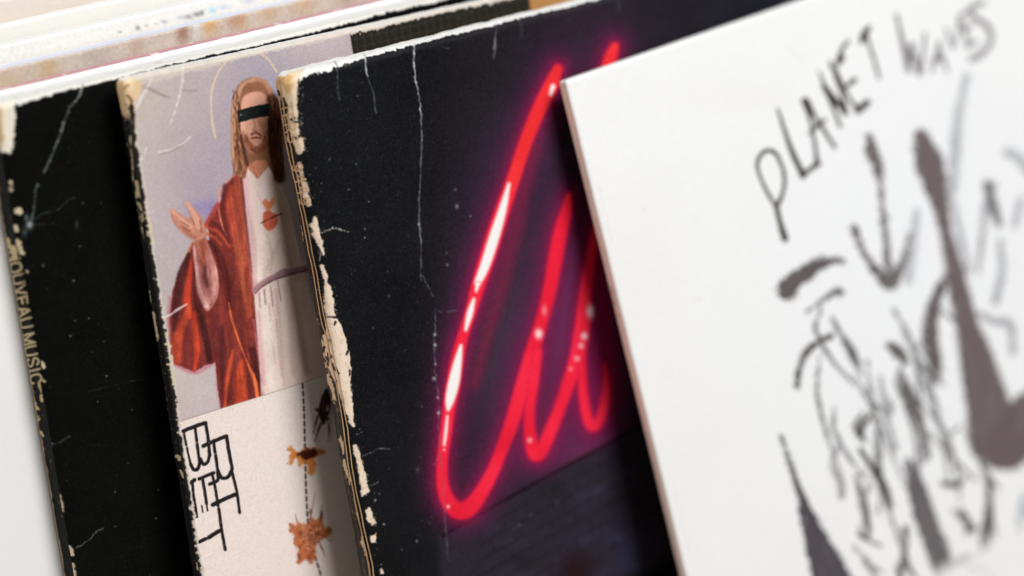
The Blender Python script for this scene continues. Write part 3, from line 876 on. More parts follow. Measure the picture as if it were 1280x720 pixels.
# drawn letters at lower left
LET_B = [([(229, 539), (243, 533), (257, 528.5)], 3.8), ([(230, 541), (234, 563), (238, 580)], 2.4), ([(238, 580), (242, 587), (247, 586), (249.5, 579)], 3.6),
         ([(249.5, 579), (247, 560), (244, 536)], 3.0), ([(250, 573), (254, 580), (259, 578), (262, 569)], 3.2), ([(262, 569), (260, 548), (257, 529)], 3.2)]
LET_R = [([(254, 557.5), (268, 551), (283, 545)], 3.8), ([(267, 553), (270, 573), (272, 588)], 3.0), ([(283, 545), (286, 564), (290, 585)], 3.4), ([(290, 586), (285, 596), (277, 597), (272, 588)], 3.6),
         ([(272, 590), (272, 600), (262, 605)], 3.4), ([(290, 590), (296, 615), (299.5, 641)], 2.8)]
LET_U = [([(238, 603), (243, 600)], 4), ([(240, 603), (242, 620), (245.5, 646)], 3.0), ([(249, 598.5), (258, 594.5), (267, 591)], 3.4), ([(253, 598), (256, 615), (258, 629)], 3.0), ([(258, 629), (259.5, 638)], 1.4),
         ([(252, 632), (253.5, 640)], 1.4)]
LET_T = [([(265, 592), (269, 610), (272.5, 632)], 2.8), ([(266, 631), (281, 623.5), (295, 617.5)], 4.0)]
LET_T2 = [([(273.5, 636), (277, 662), (281.5, 687)], 2.9), ([(249, 677.5), (257, 673.5)], 3.6), ([(261, 671.5), (275, 663)], 4.0)]
LET_B, LET_R, LET_U, LET_T, LET_T2 = [[(p_, w_ * 1.22) for p_, w_ in L_] for L_ in (LET_B, LET_R, LET_U, LET_T, LET_T2)]
for L_ in (LET_B, LET_R, LET_U, LET_T, LET_T2):
    for pts, wd_ in L_: cv.stroke(pts, wd_, (30, 25, 27), soft=.45, rough=.25, smooth=len(pts) > 2)
for x, y in ((264, 551), (261, 553), (269, 567), (274, 660), (280, 681), (270, 611), (276, 653), (232, 560)): cv.blob(x, y, .7, .7, (200, 190, 186), .8)
# dark woven panel and orange patch, upper right
PANEL = [(436.5, 26), (443, 72), (457, 160), (700, 90), (655, -60), (640, -30)]
PANEL = [(436.5, 20), (446, 90), (520, 560), (900, 300), (655.5, -40), (650, -60)]
cv.poly(PANEL, (38, 34, 27), soft=.8)
for i in range(26):
    x = 441 + i * 9.6
    cv.stroke([(x, 20 - i * 2.3), (x + 9, 85 - i * 2.3)], 1.6, (66, 60, 48), soft=1.0, alpha=.6, smooth=False)
for k in range(7):
    cv.stroke([(440, 38 + k * 11.5), (560, 10.5 + k * 11.2), (680, -17 + k * 11)], 1.5, (66, 60, 48), soft=1.0, alpha=.55, smooth=False)
cv.poly([(655, -60), (668, 60), (900, 40), (900, -120)], (190, 138, 84), soft=1.2)
cv.stroke([(436.5, 30), (443, 70)], 2.2, (24, 20, 18), soft=.8, smooth=False)
cv.grain(4.5)
# creases and wear
rim_wear(cv, top=[.0022, .0014, .0011, .0012, .0010, .0012, .0009, .0008], left=[.0012, .0011, .0011, .0010, .0009, .0009], c=(222, 212, 200))
for pts, wd_ in (([(190, 98), (185, 108), (177, 122), (170, 135)], [2, 3, 4, 5]), ([(229, 80), (228, 100), (226, 115)], [1.5, 2.2, 2]), ([(226, 115), (220, 135), (213, 156)], [2, 1.2, .8]),
                 ([(199, 191), (214, 187), (228, 180), (239, 170)], [3, 2, 2, 1.2]), ([(184, 265), (193, 265)], [1.5, 1.5]), ([(172, 205), (180, 195), (184, 183)], [2, 1.5, 1]),
                 ([(198, 399), (212, 394), (222, 387), (234, 380)], [2.2, 2, 2.4, 1]), ([(232, 559), (246, 553), (258, 545)], [1, 1, .7]), ([(247, 700), (266, 692), (276, 679)], [1, 1, .8])):
    cv.stroke(pts, wd_, (236, 228, 226), soft=.8, rough=.7, alpha=.8, h=.2)
for pts in ([(199, 193), (214, 189), (228, 182)], [(178, 108), (192, 114), (207, 121)], [(228, 112), (236, 114), (246, 113)], [(186, 110), (200, 118), (212, 122)]):
    cv.stroke(pts, 2.2, (150, 128, 122), soft=1.4, alpha=.55, h=-.1)
cv.specks(260, (236, 224, 222), (.3, .9), (.1, .55), 8)
bd = sm((.00055 + cv.n1 * .0006 + cv.n2 * .0003 - np.maximum(cv.B - .08, 0) * .006 - cv.A) / .00015 + .5)[..., None]
cv.img = cv.img * (1 - bd) + np.array([30, 27, 27]) / 255 * bd
wk = sm((.0003 + cv.n1 * .0009 - np.abs(cv.A - .0008)) / .00012 + .5)[..., None] * sm((cv.n2 - .12) / .1)[..., None]
cv.img = cv.img * (1 - wk) + np.array([214, 200, 172]) / 255 * wk
cv.poly([(144, 108), (150, 100), (162, 96), (172, 99), (178, 106), (176, 118), (170, 128), (168, 140), (170, 158), (163, 150), (158, 132), (148, 120)], (226, 196, 156), soft=1.2, rough=2.2, h=-.2)
cv.poly([(155, 98), (164, 97), (170, 103), (166, 112), (156, 110)], (238, 214, 176), soft=2, rough=2, h=.2)
cv.stroke([(160, 120), (165, 127)], 4, (120, 84, 60), soft=1.2, rough=1.5, h=-.2); cv.stroke([(152, 112), (160, 106)], 3, (176, 134, 92), soft=1.5, rough=1.5)
cv.stroke([(164, 130), (166, 150), (170, 190), (175, 222)], [3, 4, 3, 2], (34, 28, 26), soft=1.0, rough=2.4)
mS2f = paper('figure_sleeve_print', lin(190, 177, 178), .5, .22, cv.image(), hbump=.45)
sp = Canvas(S2, 'spine', S2.th, .168, .00007, (26, 24, 25), seed=8)
sp.grain(4)
e_ = sm((.0005 + sp.n1 * .0007 - sp.A) / .0003 + .5)[..., None] * .0
k_ = sm((sp.n1 * 1.3 + sp.n2 - .78) / .1)[..., None]
sp.img = sp.img * (1 - k_) + np.array([176, 160, 132]) / 255 * k_
sp.poly([(140, 98), (162, 96), (163, 138), (158, 150), (140, 120)], (222, 190, 148), soft=1.5, rough=2)
for x, y, x1, y1, w0 in ((171, 228, 175, 245, 6), (175, 255, 177, 262, 3), (178, 268, 179, 275, 3), (186, 365, 188, 378, 2.5), (191, 392, 194, 410, 6), (196, 412, 197, 425, 3), (163, 170, 167, 230, 1.4), (222, 570, 225, 573, 5), (226, 588, 229, 596, 3),
                         (204, 520, 208, 545, 1.2), (247, 704, 248, 712, 4), (170, 240, 180, 300, 1.2)):
    sp.stroke([(x, y), (x1, y1)], w0, (206, 186, 150), soft=.8, rough=1.2)
sp.specks(120, (170, 165, 165), (.4, 1.2), (.2, .7), 9)
mS2s = paper('figure_sleeve_spine', lin(26, 24, 25), .5, .25, sp.image(), hbump=.4)
pale_board = paper('pale_board', (.62, .58, .52), .75, .15)
white_worn = paper('white_worn_edge', (.84, .83, .81), .8, .1, noise=.06, bump=.5, scale=1500)
build(S2, 'worn sleeve printed with a red-robed long-haired figure whose eyes a black bar covers',
      mS2f, mS2s, white_worn, pale_board, (.165, .168), lean_fine=True)
PIC = [(176, 100), (300, 71), (436, 37), (443, 70), (470, 260), (500, 438), (425, 462), (330, 494), (262, 515), (226, 526.5), (205, 420), (188, 300), (175, 190)]
pic = overlay(S2, 'printed_picture', PIC, mS2f, label='blue-grey picture panel with a halo line')
overlay(S2, 'robe_print', CLOAK, mS2f, parent=pic, label='dark red and orange printed cloak')
overlay(S2, 'tunic_print', TUNIC, mS2f, parent=pic, label='pale printed tunic with a tied belt')
overlay(S2, 'hand_print', HAND, mS2f, parent=pic, smooth=True)
overlay(S2, 'sleeve_lining_print', LINING, mS2f, parent=pic, smooth=True)
overlay(S2, 'head_print', HAIR, mS2f, parent=pic, smooth=True, label='printed head with long light brown hair and beard')
overlay(S2, 'eye_bar', [(296.5, 138.5), (316, 133), (336.5, 129), (337, 144.5), (318, 148), (298, 153.5)], mS2f, parent=pic, label='black bar over the eyes')
overlay(S2, 'woven_panel_print', [(437, 38), (545, 9), (655, -20), (668, 60), (470, 260), (443, 70)], mS2f, label='dark brown grid panel along the top')
e = bpy.data.objects.new('drawn_lettering', None); col.objects.link(e); e.parent = S2.root; e['label'] = 'thin black joined capitals running down the lower left'
for L_ in (LET_B, LET_R, LET_U, LET_T, LET_T2): marks(S2, 'letter', L_, mS2f, parent=e, pad=.3)
dl = marks(S2, 'dashed_line', [(p, 2.2) for p in dashes], mS2f, pad=.3); dl['kind'] = 'stuff'
overlay(S2, 'rust_stain', STAIN1, mS2f, label='orange stain with a dark brown middle', smooth=True)
overlay(S2, 'rust_stain', STAIN2, mS2f, label='coppery mottled stain at the lower edge')
marks(S2, 'knot_print', KNOT, mS2f, label='dark brown printed knot at the shadowed edge')

# ================================================================== sleeve: black with red neon scrawl
S3 = Sleeve('neon_print', (360, 92.5), .0, -.245, (520, 48), .58, .172, (420, 400), .0068, r=.0026, rc=.0030)
cv = Canvas(S3, 'front', .185, .165, .00014, (19, 20, 23), seed=10)
cv.blob(740, 300, 130, 330, (64, 44, 64), .9, 1.3); cv.blob(620, 430, 70, 220, (60, 42, 60), .8, 1.2); cv.blob(800, 30, 120, 70, (42, 33, 42), .8)
cv.blob(640, 200, 70, 120, (50, 34, 54), .5); cv.blob(730, 500, 70, 130, (74, 44, 74), .7, 1.2); cv.blob(1000, 0, 160, 120, (34, 34, 44), .8)
cv.blob(600, 110, 60, 60, (30, 28, 32), .5)
cv.img += (cv.n2 * 5 / 255)[..., None]
LOWN = [(548, 672), (600, 642), (690, 592), (765, 552), (900, 475), (960, 900), (560, 900)]


def low_panel():
    cv.poly(LOWN, (42, 37, 47), soft=7)
    for i in range(90):
        q = np.random.default_rng(i + 70)
        x, y = q.uniform(600, 860), q.uniform(560, 760)
        if y > 672 - (x - 548) * .55 + 14: cv.blob(x, y, q.uniform(6, 18), q.uniform(5, 12), [(60, 52, 70), (30, 25, 33), (52, 44, 62), (58, 58, 84)][q.integers(0, 4)], .4)
    for k in range(7):          # faint courses of masonry
        o_ = 20 + k * 19
        cv.stroke([(600, 642 + o_), (690, 592 + o_), (765, 552 + o_), (850, 505 + o_)], 2.2, (27, 23, 30), soft=2, alpha=.55, smooth=False)
        for m_ in range(9):
            x = 600 + m_ * 30 + (k % 2) * 15; y = 642 + o_ - (x - 600) * .545
            cv.stroke([(x, y), (x + 2, y + 17)], 1.8, (29, 25, 32), soft=1.8, alpha=.4, smooth=False)
    cv.blob(720, 712, 26, 22, (36, 19, 23), .85); cv.blob(785, 690, 20, 30, (64, 64, 98), .5); cv.blob(680, 610, 22, 14, (30, 30, 34), .4)
    for x, y, r_, a_ in ((642, 660, 2.2, .45), (649, 656, 2.2, .8), (663, 644, 2.2, .6), (696, 627, 2.4, .5), (720, 618, 2.4, .3)): cv.blob(x, y, r_ * .8, r_ * .8, (140, 138, 140), a_ * .7)
    cv.stroke([(552, 670), (600, 642), (690, 592), (765, 552), (850, 504)], 3.4, (14, 10, 15), soft=1.6, alpha=.95, smooth=False)


for x, y, rx, ry, c_, a_ in ((738, 500, 30, 60, (132, 46, 100), .75), (705, 562, 66, 26, (104, 42, 76), .75), (694, 420, 15, 80, (118, 52, 94), .75), (748, 420, 24, 90, (160, 34, 92), .65), (650, 450, 44, 120, (74, 52, 74), .6), (600, 600, 40, 40, (74, 34, 58), .4)):
    cv.blob(x, y, rx, ry, c_, a_)
low_panel()
# the neon tube strokes
TUBE = [
    ([(697, 86), (688, 108), (672, 140), (656, 180), (641, 225), (626, 268), (612, 312), (599, 352), (588, 390), (578, 422), (571, 452), (566, 482), (561, 512), (557, 542), (553, 572), (552.5, 600), (557, 620), (566, 634), (578, 638), (590, 631),
      (602, 614), (616, 588), (629, 556), (640, 526), (650, 492), (660, 458), (668, 430), (677, 400), (687, 360), (698, 300), (708, 262), (711, 244)],
     [13, 20, 19, 18, 18, 20, 21, 19, 15, 15, 18, 19, 17, 16, 15, 16, 19, 22, 24, 22, 19, 17, 17, 19, 20, 20, 19, 17, 18, 19, 15, 8]),
    ([(672, 440), (667, 475), (662, 510), (662, 540), (668, 566), (677, 562), (688, 538), (700, 508), (712, 474), (722, 442), (728, 405), (732, 365), (737, 330), (742, 300), (748, 270)],
     [12, 14, 14, 16, 20, 18, 17, 16, 18, 20, 20, 17, 14, 12, 8]),
    ([(726, 420), (727, 460), (729, 495), (735, 525), (742, 533), (750, 522), (757, 495), (758, 474), (756, 455)], [12, 12, 13, 14, 14, 13, 12, 9, 5]),
    ([(768, 58), (763, 72), (757, 92), (748, 118)], [11, 17, 17, 15]),
    ([(748, 300), (752, 360), (758, 420), (764, 470)], [6, 8, 8, 5]),
]
for pts, wd_ in TUBE[:4]:
    wd_ = np.array(wd_, float)
    cv.stroke(pts, wd_ + 56, (92, 30, 74), soft=26, alpha=.15)
    cv.stroke(pts, wd_ + 34, (104, 28, 70), soft=17, alpha=.5)
    cv.stroke(pts, wd_ + 14, (150, 22, 72), soft=8, alpha=.55)
for pts in ([(670, 185), (655, 235), (644, 290), (632, 340), (618, 390), (606, 430), (594, 480)],):
    cv.stroke(pts, [12, 16, 18, 16, 16, 14, 12], (112, 34, 62), soft=8, alpha=.75)
cv.stroke([(745, 300), (752, 360), (757, 420), (760, 470), (752, 520)], 22, (150, 20, 80), soft=9, alpha=.6)
cv.stroke([(720, 300), (712, 350), (704, 400), (700, 440)], 10, (106, 44, 86), soft=6, alpha=.6)
for pts, wd_ in TUBE[:4]:
    n_ = len(pts)
    cols = [(246, 52, 58) if y < 260 else (250, 40, 68) for x, y in pts]
    cv.stroke(pts, np.array(wd_, float) * .98, (186, 22, 76), soft=3.0, alpha=.8)
    q = np.random.default_rng(n_); cols = [tuple(np.array(c_) + q.uniform(-22, 5) * np.array([1, .5, .6])) for c_ in cols]
    cv.stroke(pts, np.array(wd_, float) * .94 - 1.0, None, soft=3.0, cols=cols)
CORE = [([(636, 230), (628, 262), (617, 298), (606, 332), (597, 353)], [3, 9, 12, 11, 8]), ([(592, 374), (587, 392), (582, 412)], [3, 7, 3]), ([(576, 432), (572, 452), (567, 478), (562, 500), (560, 512)], [3, 9, 13, 10, 3]),
        ([(559, 520), (557, 540), (555, 556)], [2, 3, 2]), ([(597, 355), (595, 364)], [5, 2]), ([(691, 108), (688, 118)], [5, 3])]
for pts, wd_ in CORE:
    wd_ = np.array(wd_, float)
    cv.stroke(pts, wd_ + 3, (255, 130, 130), soft=1.8, alpha=.8); cv.stroke(pts, wd_, (255, 244, 242), soft=1.6)
for x, y, rx, ry, a_ in ((673, 417, 5, 6.5, 1), (738, 389, 5, 9, 1), (730, 420, 4, 5, .95), (726, 432, 3.4, 3.6, .8), (721, 448, 3.5, 3.5, .7), (713, 461, 2.6, 2.6, .55), (560, 633, 2.3, 2.5, .8), (662, 550, 3, 3.5, .7), (680, 388, 3, 7, .5), (555, 562, 1.6, 1.8, .8)):
    cv.blob(x, y, rx, ry, (255, 224, 222), a_, 1.3)
cv.grain(4)
# wear, cracks and dust
rim_wear(cv, top=[.0018, .0008, .0005, .0006, .0007, .0006, .0006, .0005, .0004], c=(240, 240, 236))
crinkle(cv, [(519, 54), (517, 75), (518, 96), (523, 112), (525, 135), (527, 160), (527, 185), (525, 225), (524, 270), (526, 300), (526, 345), (528, 352)], 2.5, (160, 166, 168), .6, 21, .15)
crinkle(cv, [(517, 56), (518, 90), (523, 118), (526, 140)], 2.0, (205, 208, 206), .7, 22, .3)
crinkle(cv, [(526, 340), (532, 352), (540, 368), (543, 384), (544, 410), (543, 440), (545, 470), (548, 500), (549, 550), (556, 640), (560, 700)], 1.6, (112, 114, 122), .7, 23, .12)
for x, y, r_ in ((543.5, 418, 1.8), (544, 431, 2), (544, 455, 1.3), (542.5, 473, 2), (547, 497, 1.4), (548, 516, 2)): cv.blob(x, y, r_, r_, (200, 202, 206), .8)
crinkle(cv, [(543, 384), (549, 389), (556, 390), (570, 388)], 3, (100, 102, 108), .55, 24, .3)
crinkle(cv, [(457, 66), (457, 84), (460, 96), (466, 115), (470, 140)], 2.2, (120, 128, 130), .7, 25, .2)
cv.stroke([(456, 68), (458, 90), (460, 95)], [3, 2, 1.5], (190, 192, 188), soft=.8, rough=.6, alpha=.7)
crinkle(cv, [(420, 78), (422, 100), (424, 124)], 2.2, (96, 106, 108), .7, 26, .15)
cv.stroke([(397.5, 82), (398, 93)], [2.5, 1], (225, 225, 220), soft=.7)
crinkle(cv, [(620, 32), (618, 60), (617, 80)], 2.6, (110, 112, 116), .7, 27, .2); cv.blob(619, 55, 1.4, 9, (160, 162, 166), .6)
crinkle(cv, [(651, 24), (652, 48)], 3.5, (64, 64, 70), .6, 28, .2); cv.blob(773, 8, 3, 8, (70, 70, 76), .5)
crinkle(cv, [(400, 292), (408, 289), (416, 285), (424, 286), (432, 289), (441, 290)], 1.9, (176, 172, 164), .85, 29, .05)
crinkle(cv, [(452, 570), (462, 566), (474, 561), (486, 561)], 1.6, (140, 140, 142), .7, 30, .1); crinkle(cv, [(461, 608), (472, 603)], 1.6, (140, 140, 142), .7, 31, .1)
crinkle(cv, [(548, 55), (556, 60), (562, 61)], 2, (70, 72, 76), .6, 32, .1); crinkle(cv, [(548, 88), (554, 96)], 3, (90, 92, 94), .6, 33, .1)
for x, y, rx, ry, a_ in ((569, 237, 3, 3, .4), (571, 258, 3.4, 5, .6), (588, 270, 2.4, 2.2, .5), (559, 331, 2.2, 3, .6), (558, 316, 2, 2, .4), (456, 286, 2, 2, .6), (456, 297, 1.6, 1.8, .8), (445, 205, 1.6, 1.6, .7), (412, 199, 1.4, 2.4, .6), (436, 237, 2.4, 2, .5),
                     (461, 252, 1.4, 1.4, .8), (480, 655, 2, 2, 1), (521, 676, 2, 2.4, .8), (502, 687, 1.5, 1.5, .5), (469, 625, 2.4, 3, .8), (474, 617, 2, 2, .5), (486, 370, 2, 3, .4), (522, 587, 4, 6, .25), (527, 508, 1.6, 2, .5), (388, 245, 2, 4, .4), (447, 120, 3, 2, .3)):
    cv.blob(x, y, rx * .62, ry * .62, (170, 176, 180), a_)
cv.specks(1500, (110, 118, 122), (.3, .8), (.05, .4), 12, (.0015, .0, .045, .09))
cv.specks(2600, (96, 102, 108), (.25, .6), (.05, .45), 13)
cv.specks(70, (180, 186, 190), (.4, .9), (.2, .6), 14, (.002, .005, .03, .16))
# bare board showing along the spine fold
CHIPS = [
    [(340, 94), (352, 88), (366, 86), (384, 84), (376, 94), (372, 102), (372, 112), (371, 130), (373, 150), (375, 158), (374, 168), (380, 172), (381, 188), (378, 189), (374, 196), (371, 186), (366, 180), (363, 165), (361, 150), (359, 132), (352, 118), (345, 108)],
    [(373, 203), (377, 202), (379, 213), (381, 226), (385, 234), (386, 244), (391, 254), (391, 257), (386, 258), (383, 250), (379, 244), (376, 226), (375, 212)],
    [(393, 268), (396, 272), (397, 278), (400, 290), (404, 305), (405, 318), (399, 312), (394, 300), (390, 292), (392, 288), (388, 281)],
    [(400, 330), (405, 331), (409, 345), (410, 352), (415, 360), (417, 376), (418, 390), (419, 397), (424, 402), (430, 415), (434, 430), (437, 445), (439, 462), (438, 478), (440, 492), (441, 508), (443, 534), (437, 533), (434, 520), (427, 500),
     (422, 490), (414, 470), (405, 440), (402, 420), (408, 412), (408, 398), (405, 370), (404, 350), (402, 340)],
    [(441, 557), (446, 555), (449, 562), (450, 570), (456, 590), (462, 613), (458, 618), (452, 620), (451, 608), (448, 590), (445, 575)],
    [(457, 637), (463, 634), (466, 645), (470, 653), (464, 656), (460, 653)],
    [(463, 668), (470, 667), (471, 679), (464, 680)],
    [(474, 710), (478, 709), (479, 716), (475, 718)],
]
for i, P_ in enumerate(CHIPS):
    cv.poly(P_, (232, 212, 192) if i else (228, 208, 180), soft=.8, rough=1.5, h=-.25)
cv.poly([(346, 96), (358, 92), (366, 94), (366, 108), (360, 120), (352, 108)], (212, 172, 118), soft=3, rough=2, h=.1)
for i in range(220):
    q = np.random.default_rng(i + 900); P_ = CHIPS[[0, 0, 1, 2, 3, 3, 3, 4, 5][q.integers(0, 9)]]
    u_ = q.dirichlet(np.ones(3)); k3 = q.integers(0, len(P_), 3); x, y = (u_[:, None] * np.array([P_[k] for k in k3])).sum(0)
    a_ = 1.35 + q.normal(0, .5); L_ = q.uniform(1.5, 6)
    cv.stroke([(x, y), (x + math.cos(a_) * L_, y + math.sin(a_) * L_)], q.uniform(.6, 1.8), [(248, 236, 220), (206, 180, 152), (188, 158, 128), (242, 226, 206)][q.integers(0, 4)], soft=.7, alpha=.5, h=q.choice([-.1, .1]))
for x, y, a_, b_ in ((412, 440, 416, 446), (417, 455, 421, 462), (420, 462, 424, 466), (415, 470, 420, 476), (433, 443, 435, 438), (437, 468, 437, 463), (410, 396, 419, 397), (413, 424, 411, 430), (418, 406, 419, 402), (369, 152, 376, 153), (366, 150, 369, 147), (370, 172, 376, 169), (372, 174, 378, 167)):
    cv.stroke([(x, y), (a_, b_)], 2.2, (38, 32, 30), soft=.7, rough=.8, alpha=.9, h=.1)
cv.stroke([(404, 300), (401, 320), (400, 326)], 1, (200, 190, 180), soft=.8)
cv.specks(90, (205, 192, 180), (.3, .8), (.4, 1), 15, (.0008, .0, .0035, .16))
mS3f = paper('neon_sleeve_print', lin(18, 19, 22), .48, .09, cv.image(), hbump=.8)
sp = Canvas(S3, 'spine', S3.th, .165, .00006, (22, 19, 17), seed=12)
k_ = sm((sp.n1 * 1.2 + sp.n2 * .8 - .9) / .1)[..., None]
sp.img = sp.img * (1 - k_) + np.array([176, 150, 120]) / 255 * k_
sp.grain(3)
GOLD = (206, 172, 128)
L1 = [(344, 100), (351, 140), (358, 178), (366, 218), (377, 268), (389, 330), (398, 380), (409, 430), (420, 480), (430, 538), (438.5, 600), (451, 660), (463.5, 724)]
sp.stroke([(x - 5.2, y + 1.5) for x, y in L1[4:]], 1.0, GOLD, soft=.6, alpha=.35, rough=.6)
ls, _ = text_strokes('TERS', (349.5, 132), (3.3, 13.4), (13, -3.4), gap=.28)
ls2, _ = text_strokes('9449', (364.5, 207), (3.1, 13.2), (13, -3.4), gap=.38)
for i, P_ in enumerate(CHIPS[:4]): sp.poly(P_, (226, 200, 168), soft=.8, rough=1.6)
sp.poly([(338, 92), (352, 88), (366, 90), (366, 118), (358, 112), (352, 106), (346, 112), (340, 106)], (214, 176, 126), soft=1.2, rough=2)
for P_ in ([(346, 116), (350, 122), (351, 132), (347, 128)], [(373, 285), (376, 283), (380, 300), (379, 306)], [(424, 548), (427, 545), (431, 560), (430, 568)], [(428, 576), (431, 574), (438, 600), (437, 607)], [(451, 672), (454, 670), (458, 690), (456, 694)], [(444, 640), (448, 640), (450, 650)],
            [(400, 428), (404, 424), (408, 450), (415, 475), (420, 500), (418, 505), (408, 470)]):
    sp.poly(P_, (204, 178, 146), soft=.8, rough=1.4)
for i in range(26):
    q = np.random.default_rng(i + 300); t = q.uniform(0, 1)
    x = 404 + 16 * t + q.uniform(-4, 8); y = 430 + 75 * t
    sp.stroke([(x, y), (x + q.uniform(-1, 3), y + q.uniform(2, 6))], q.uniform(1, 3), (34, 27, 24), soft=.6, rough=.8)
sp.specks(90, (190, 165, 135), (.4, 1.4), (.3, .9), 16)
mS3s = paper('neon_sleeve_spine', lin(22, 19, 17), .5, .25, sp.image(), hbump=.5)
build(S3, 'black sleeve with a red neon scrawl and gilt 9449 on its chipped spine',
      mS3f, mS3s, white_worn, black_board, (.185, .165), amp=.00028, lean_fine=True)
overlay(S3, 'lower_photo_print', [(552, 671), (600, 643), (690, 593), (765, 553), (860, 500), (880, 740), (568, 740)], mS3f, label='dim blue-black photograph strip below the neon')
e = bpy.data.objects.new('neon_scrawl', None); col.objects.link(e); e.parent = S3.root; e['label'] = 'glowing red printed neon handwriting'
for pts, wd_ in TUBE[:4]: ribbon(S3, 'neon_stroke', pts, np.array(wd_, float), mS3f, parent=e, pad=.5)
gold3 = paper('gilt_ink', lin(*GOLD), .5, .2, noise=.15)
word(S3, 'spine_lettering', ls, 1.5, gold3, 'spine', 'thin gilt letters TERS on the spine', 0)
word(S3, 'spine_number', ls2, 1.5, gold3, 'spine', 'thin gilt number 9449 on the spine', 0)
gl = marks(S3, 'gilt_rule', [(L1, 1.2)], gold3, 'spine', pad=0); gl2 = marks(S3, 'gilt_rule', [([(x + 4.2, y - .8) for x, y in L1], 1.2)], gold3, 'spine', pad=0)
for P_ in CHIPS[4:]: overlay(S3, 'bare_board_chip', P_, mS3f)

# ================================================================== sleeve: white with brush drawing
S4 = Sleeve('brush_print', (708, 101), -.0085, -.341, (850, 53), .565, .244, (780, 400), .0036, r=.0006, rc=.0010)
cv = Canvas(S4, 'front', .260, .180, .00022, (235, 236, 236), seed=14)
cv.blob(1150, 350, 260, 330, (233, 236, 240), .8)
cv.img += (cv.n2 * 1.2 / 255)[..., None]
INK = (56, 50, 46); BR = (92, 78, 78)
PW = {
    'P': [([(946, 210), (948, 198), (957, 189), (967, 190), (975, 202), (980, 220), (979, 238), (972, 256)], [3, 3.5, 4, 4, 3.5, 3.5, 3.5, 4]), ([(946, 208), (952, 226), (961, 244), (970, 259)], 3.2), ([(970, 257), (974, 275), (981, 298)], [5, 5, 7])],
    'L': [([(972, 136), (980, 162), (990, 190), (1003, 218)], [2, 3.6, 5, 6]), ([(1003, 220), (1012, 212), (1022, 205)], [6, 4, 6])],
    'A': [([(1006, 126), (1012, 148), (1017, 172), (1021, 200)], [7, 3, 3, 4]), ([(1008, 128), (1020, 148), (1031, 165), (1043, 184)], [7, 3.5, 3.5, 3]), ([(1013, 166), (1022, 156), (1031, 150)], [4, 4, 3])],
    'N': [([(1024, 90), (1032, 112), (1041, 134), (1050, 158)], [2, 3.2, 3.4, 3]), ([(1030, 108), (1040, 122), (1052, 134), (1056, 142)], [5, 7, 6, 4]), ([(1038, 78), (1046, 100), (1054, 124), (1058, 142)], [3, 3, 3, 3])],
    'E': [([(1052, 72), (1048, 78)], 6), ([(1048, 78), (1052, 62), (1060, 52)], [6, 3, 3]), ([(1044, 86), (1052, 104), (1062, 124), (1072, 136)], [3, 3, 3, 4]), ([(1056, 110), (1068, 100)], [3, 5]), ([(1072, 138), (1084, 128)], [7, 6])],
    'T': [([(1076, 54), (1080, 44), (1086, 34)], [3, 7, 4]), ([(1083, 46), (1089, 64), (1095, 84), (1099, 98)], [3, 2.6, 2.6, 2])],
    'W': [([(1120, 18), (1125, 40), (1131, 66), (1136, 88)], [3, 4, 6, 5]), ([(1134, 86), (1138, 68), (1141, 55)], 4), ([(1138, 58), (1144, 74), (1149, 92)], [4, 5, 5]), ([(1150, 90), (1154, 64), (1156, 42)], [4, 3, 2.5])],
    'a': [([(1164, 90), (1169, 72), (1174, 52)], [3, 4, 3]), ([(1172, 54), (1178, 72), (1184, 90)], [3, 4, 3]), ([(1167, 76), (1178, 72)], 5)],
    'v': [([(1182, 36), (1190, 58)], [3, 3]), ([(1190, 60), (1196, 44), (1198, 26)], 3)],
    'e': [([(1200, 22), (1206, 40), (1210, 56)], [3, 4, 4]), ([(1200, 20), (1212, 12)], 4), ([(1204, 38), (1214, 32)], 4), ([(1208, 58), (1220, 52)], 4)],
    's': [([(1228, 4), (1216, 8), (1215, 20), (1226, 27), (1236, 36), (1238, 52), (1228, 66), (1214, 74)], [5, 5, 5, 6, 6, 5, 6, 6])],
}
for k_, L_ in PW.items():
    for pts, wd_ in L_: cv.stroke(pts, np.array(wd_) * 1.3, INK if k_.isupper() and k_ != 'W' else (122, 118, 120), soft=1.0 if k_ != 's' else 1.8, rough=.6, alpha=.95 if k_.isupper() else .8)
# plain brush strokes (a stand-in for the drawing)
q = np.random.default_rng(91)
EXTRA = []
for i in range(30):
    x0, y0 = q.uniform(1060, 1290), q.uniform(400, 730)
    L_ = q.uniform(25, 80); a_ = q.normal(1.25, .35); k_ = q.uniform(-12, 12)
    if x0 > 1170 and y0 < 600: continue
    EXTRA.append(([(x0, y0), (x0 + math.cos(a_) * L_ * .5 + k_, y0 + math.sin(a_) * L_ * .5), (x0 + math.cos(a_) * L_, y0 + math.sin(a_) * L_)],
                  [q.uniform(1, 3), q.uniform(3, 9), q.uniform(1, 4)], (120, 114, 114) if q.random() < .5 else (158, 156, 160), 2.0))
for i in range(16):      # long thin sweeping lines between the broad marks
    x0, y0 = q.uniform(1020, 1250), q.uniform(380, 560)
    x1, y1 = x0 + q.uniform(20, 60), y0 + q.uniform(90, 200)
    b_ = q.uniform(-26, 26)
    if x0 > 1180 and y0 < 560: y0 += 120; y1 += 90
    EXTRA.append(([(x0, y0), (x0 * .7 + x1 * .3 + b_, y0 * .7 + y1 * .3), (x0 * .35 + x1 * .65 + b_ * .8, y0 * .35 + y1 * .65), (x1, y1)], [1.5, 3.5, 3, 1.5], (146, 142, 144), 1.8))
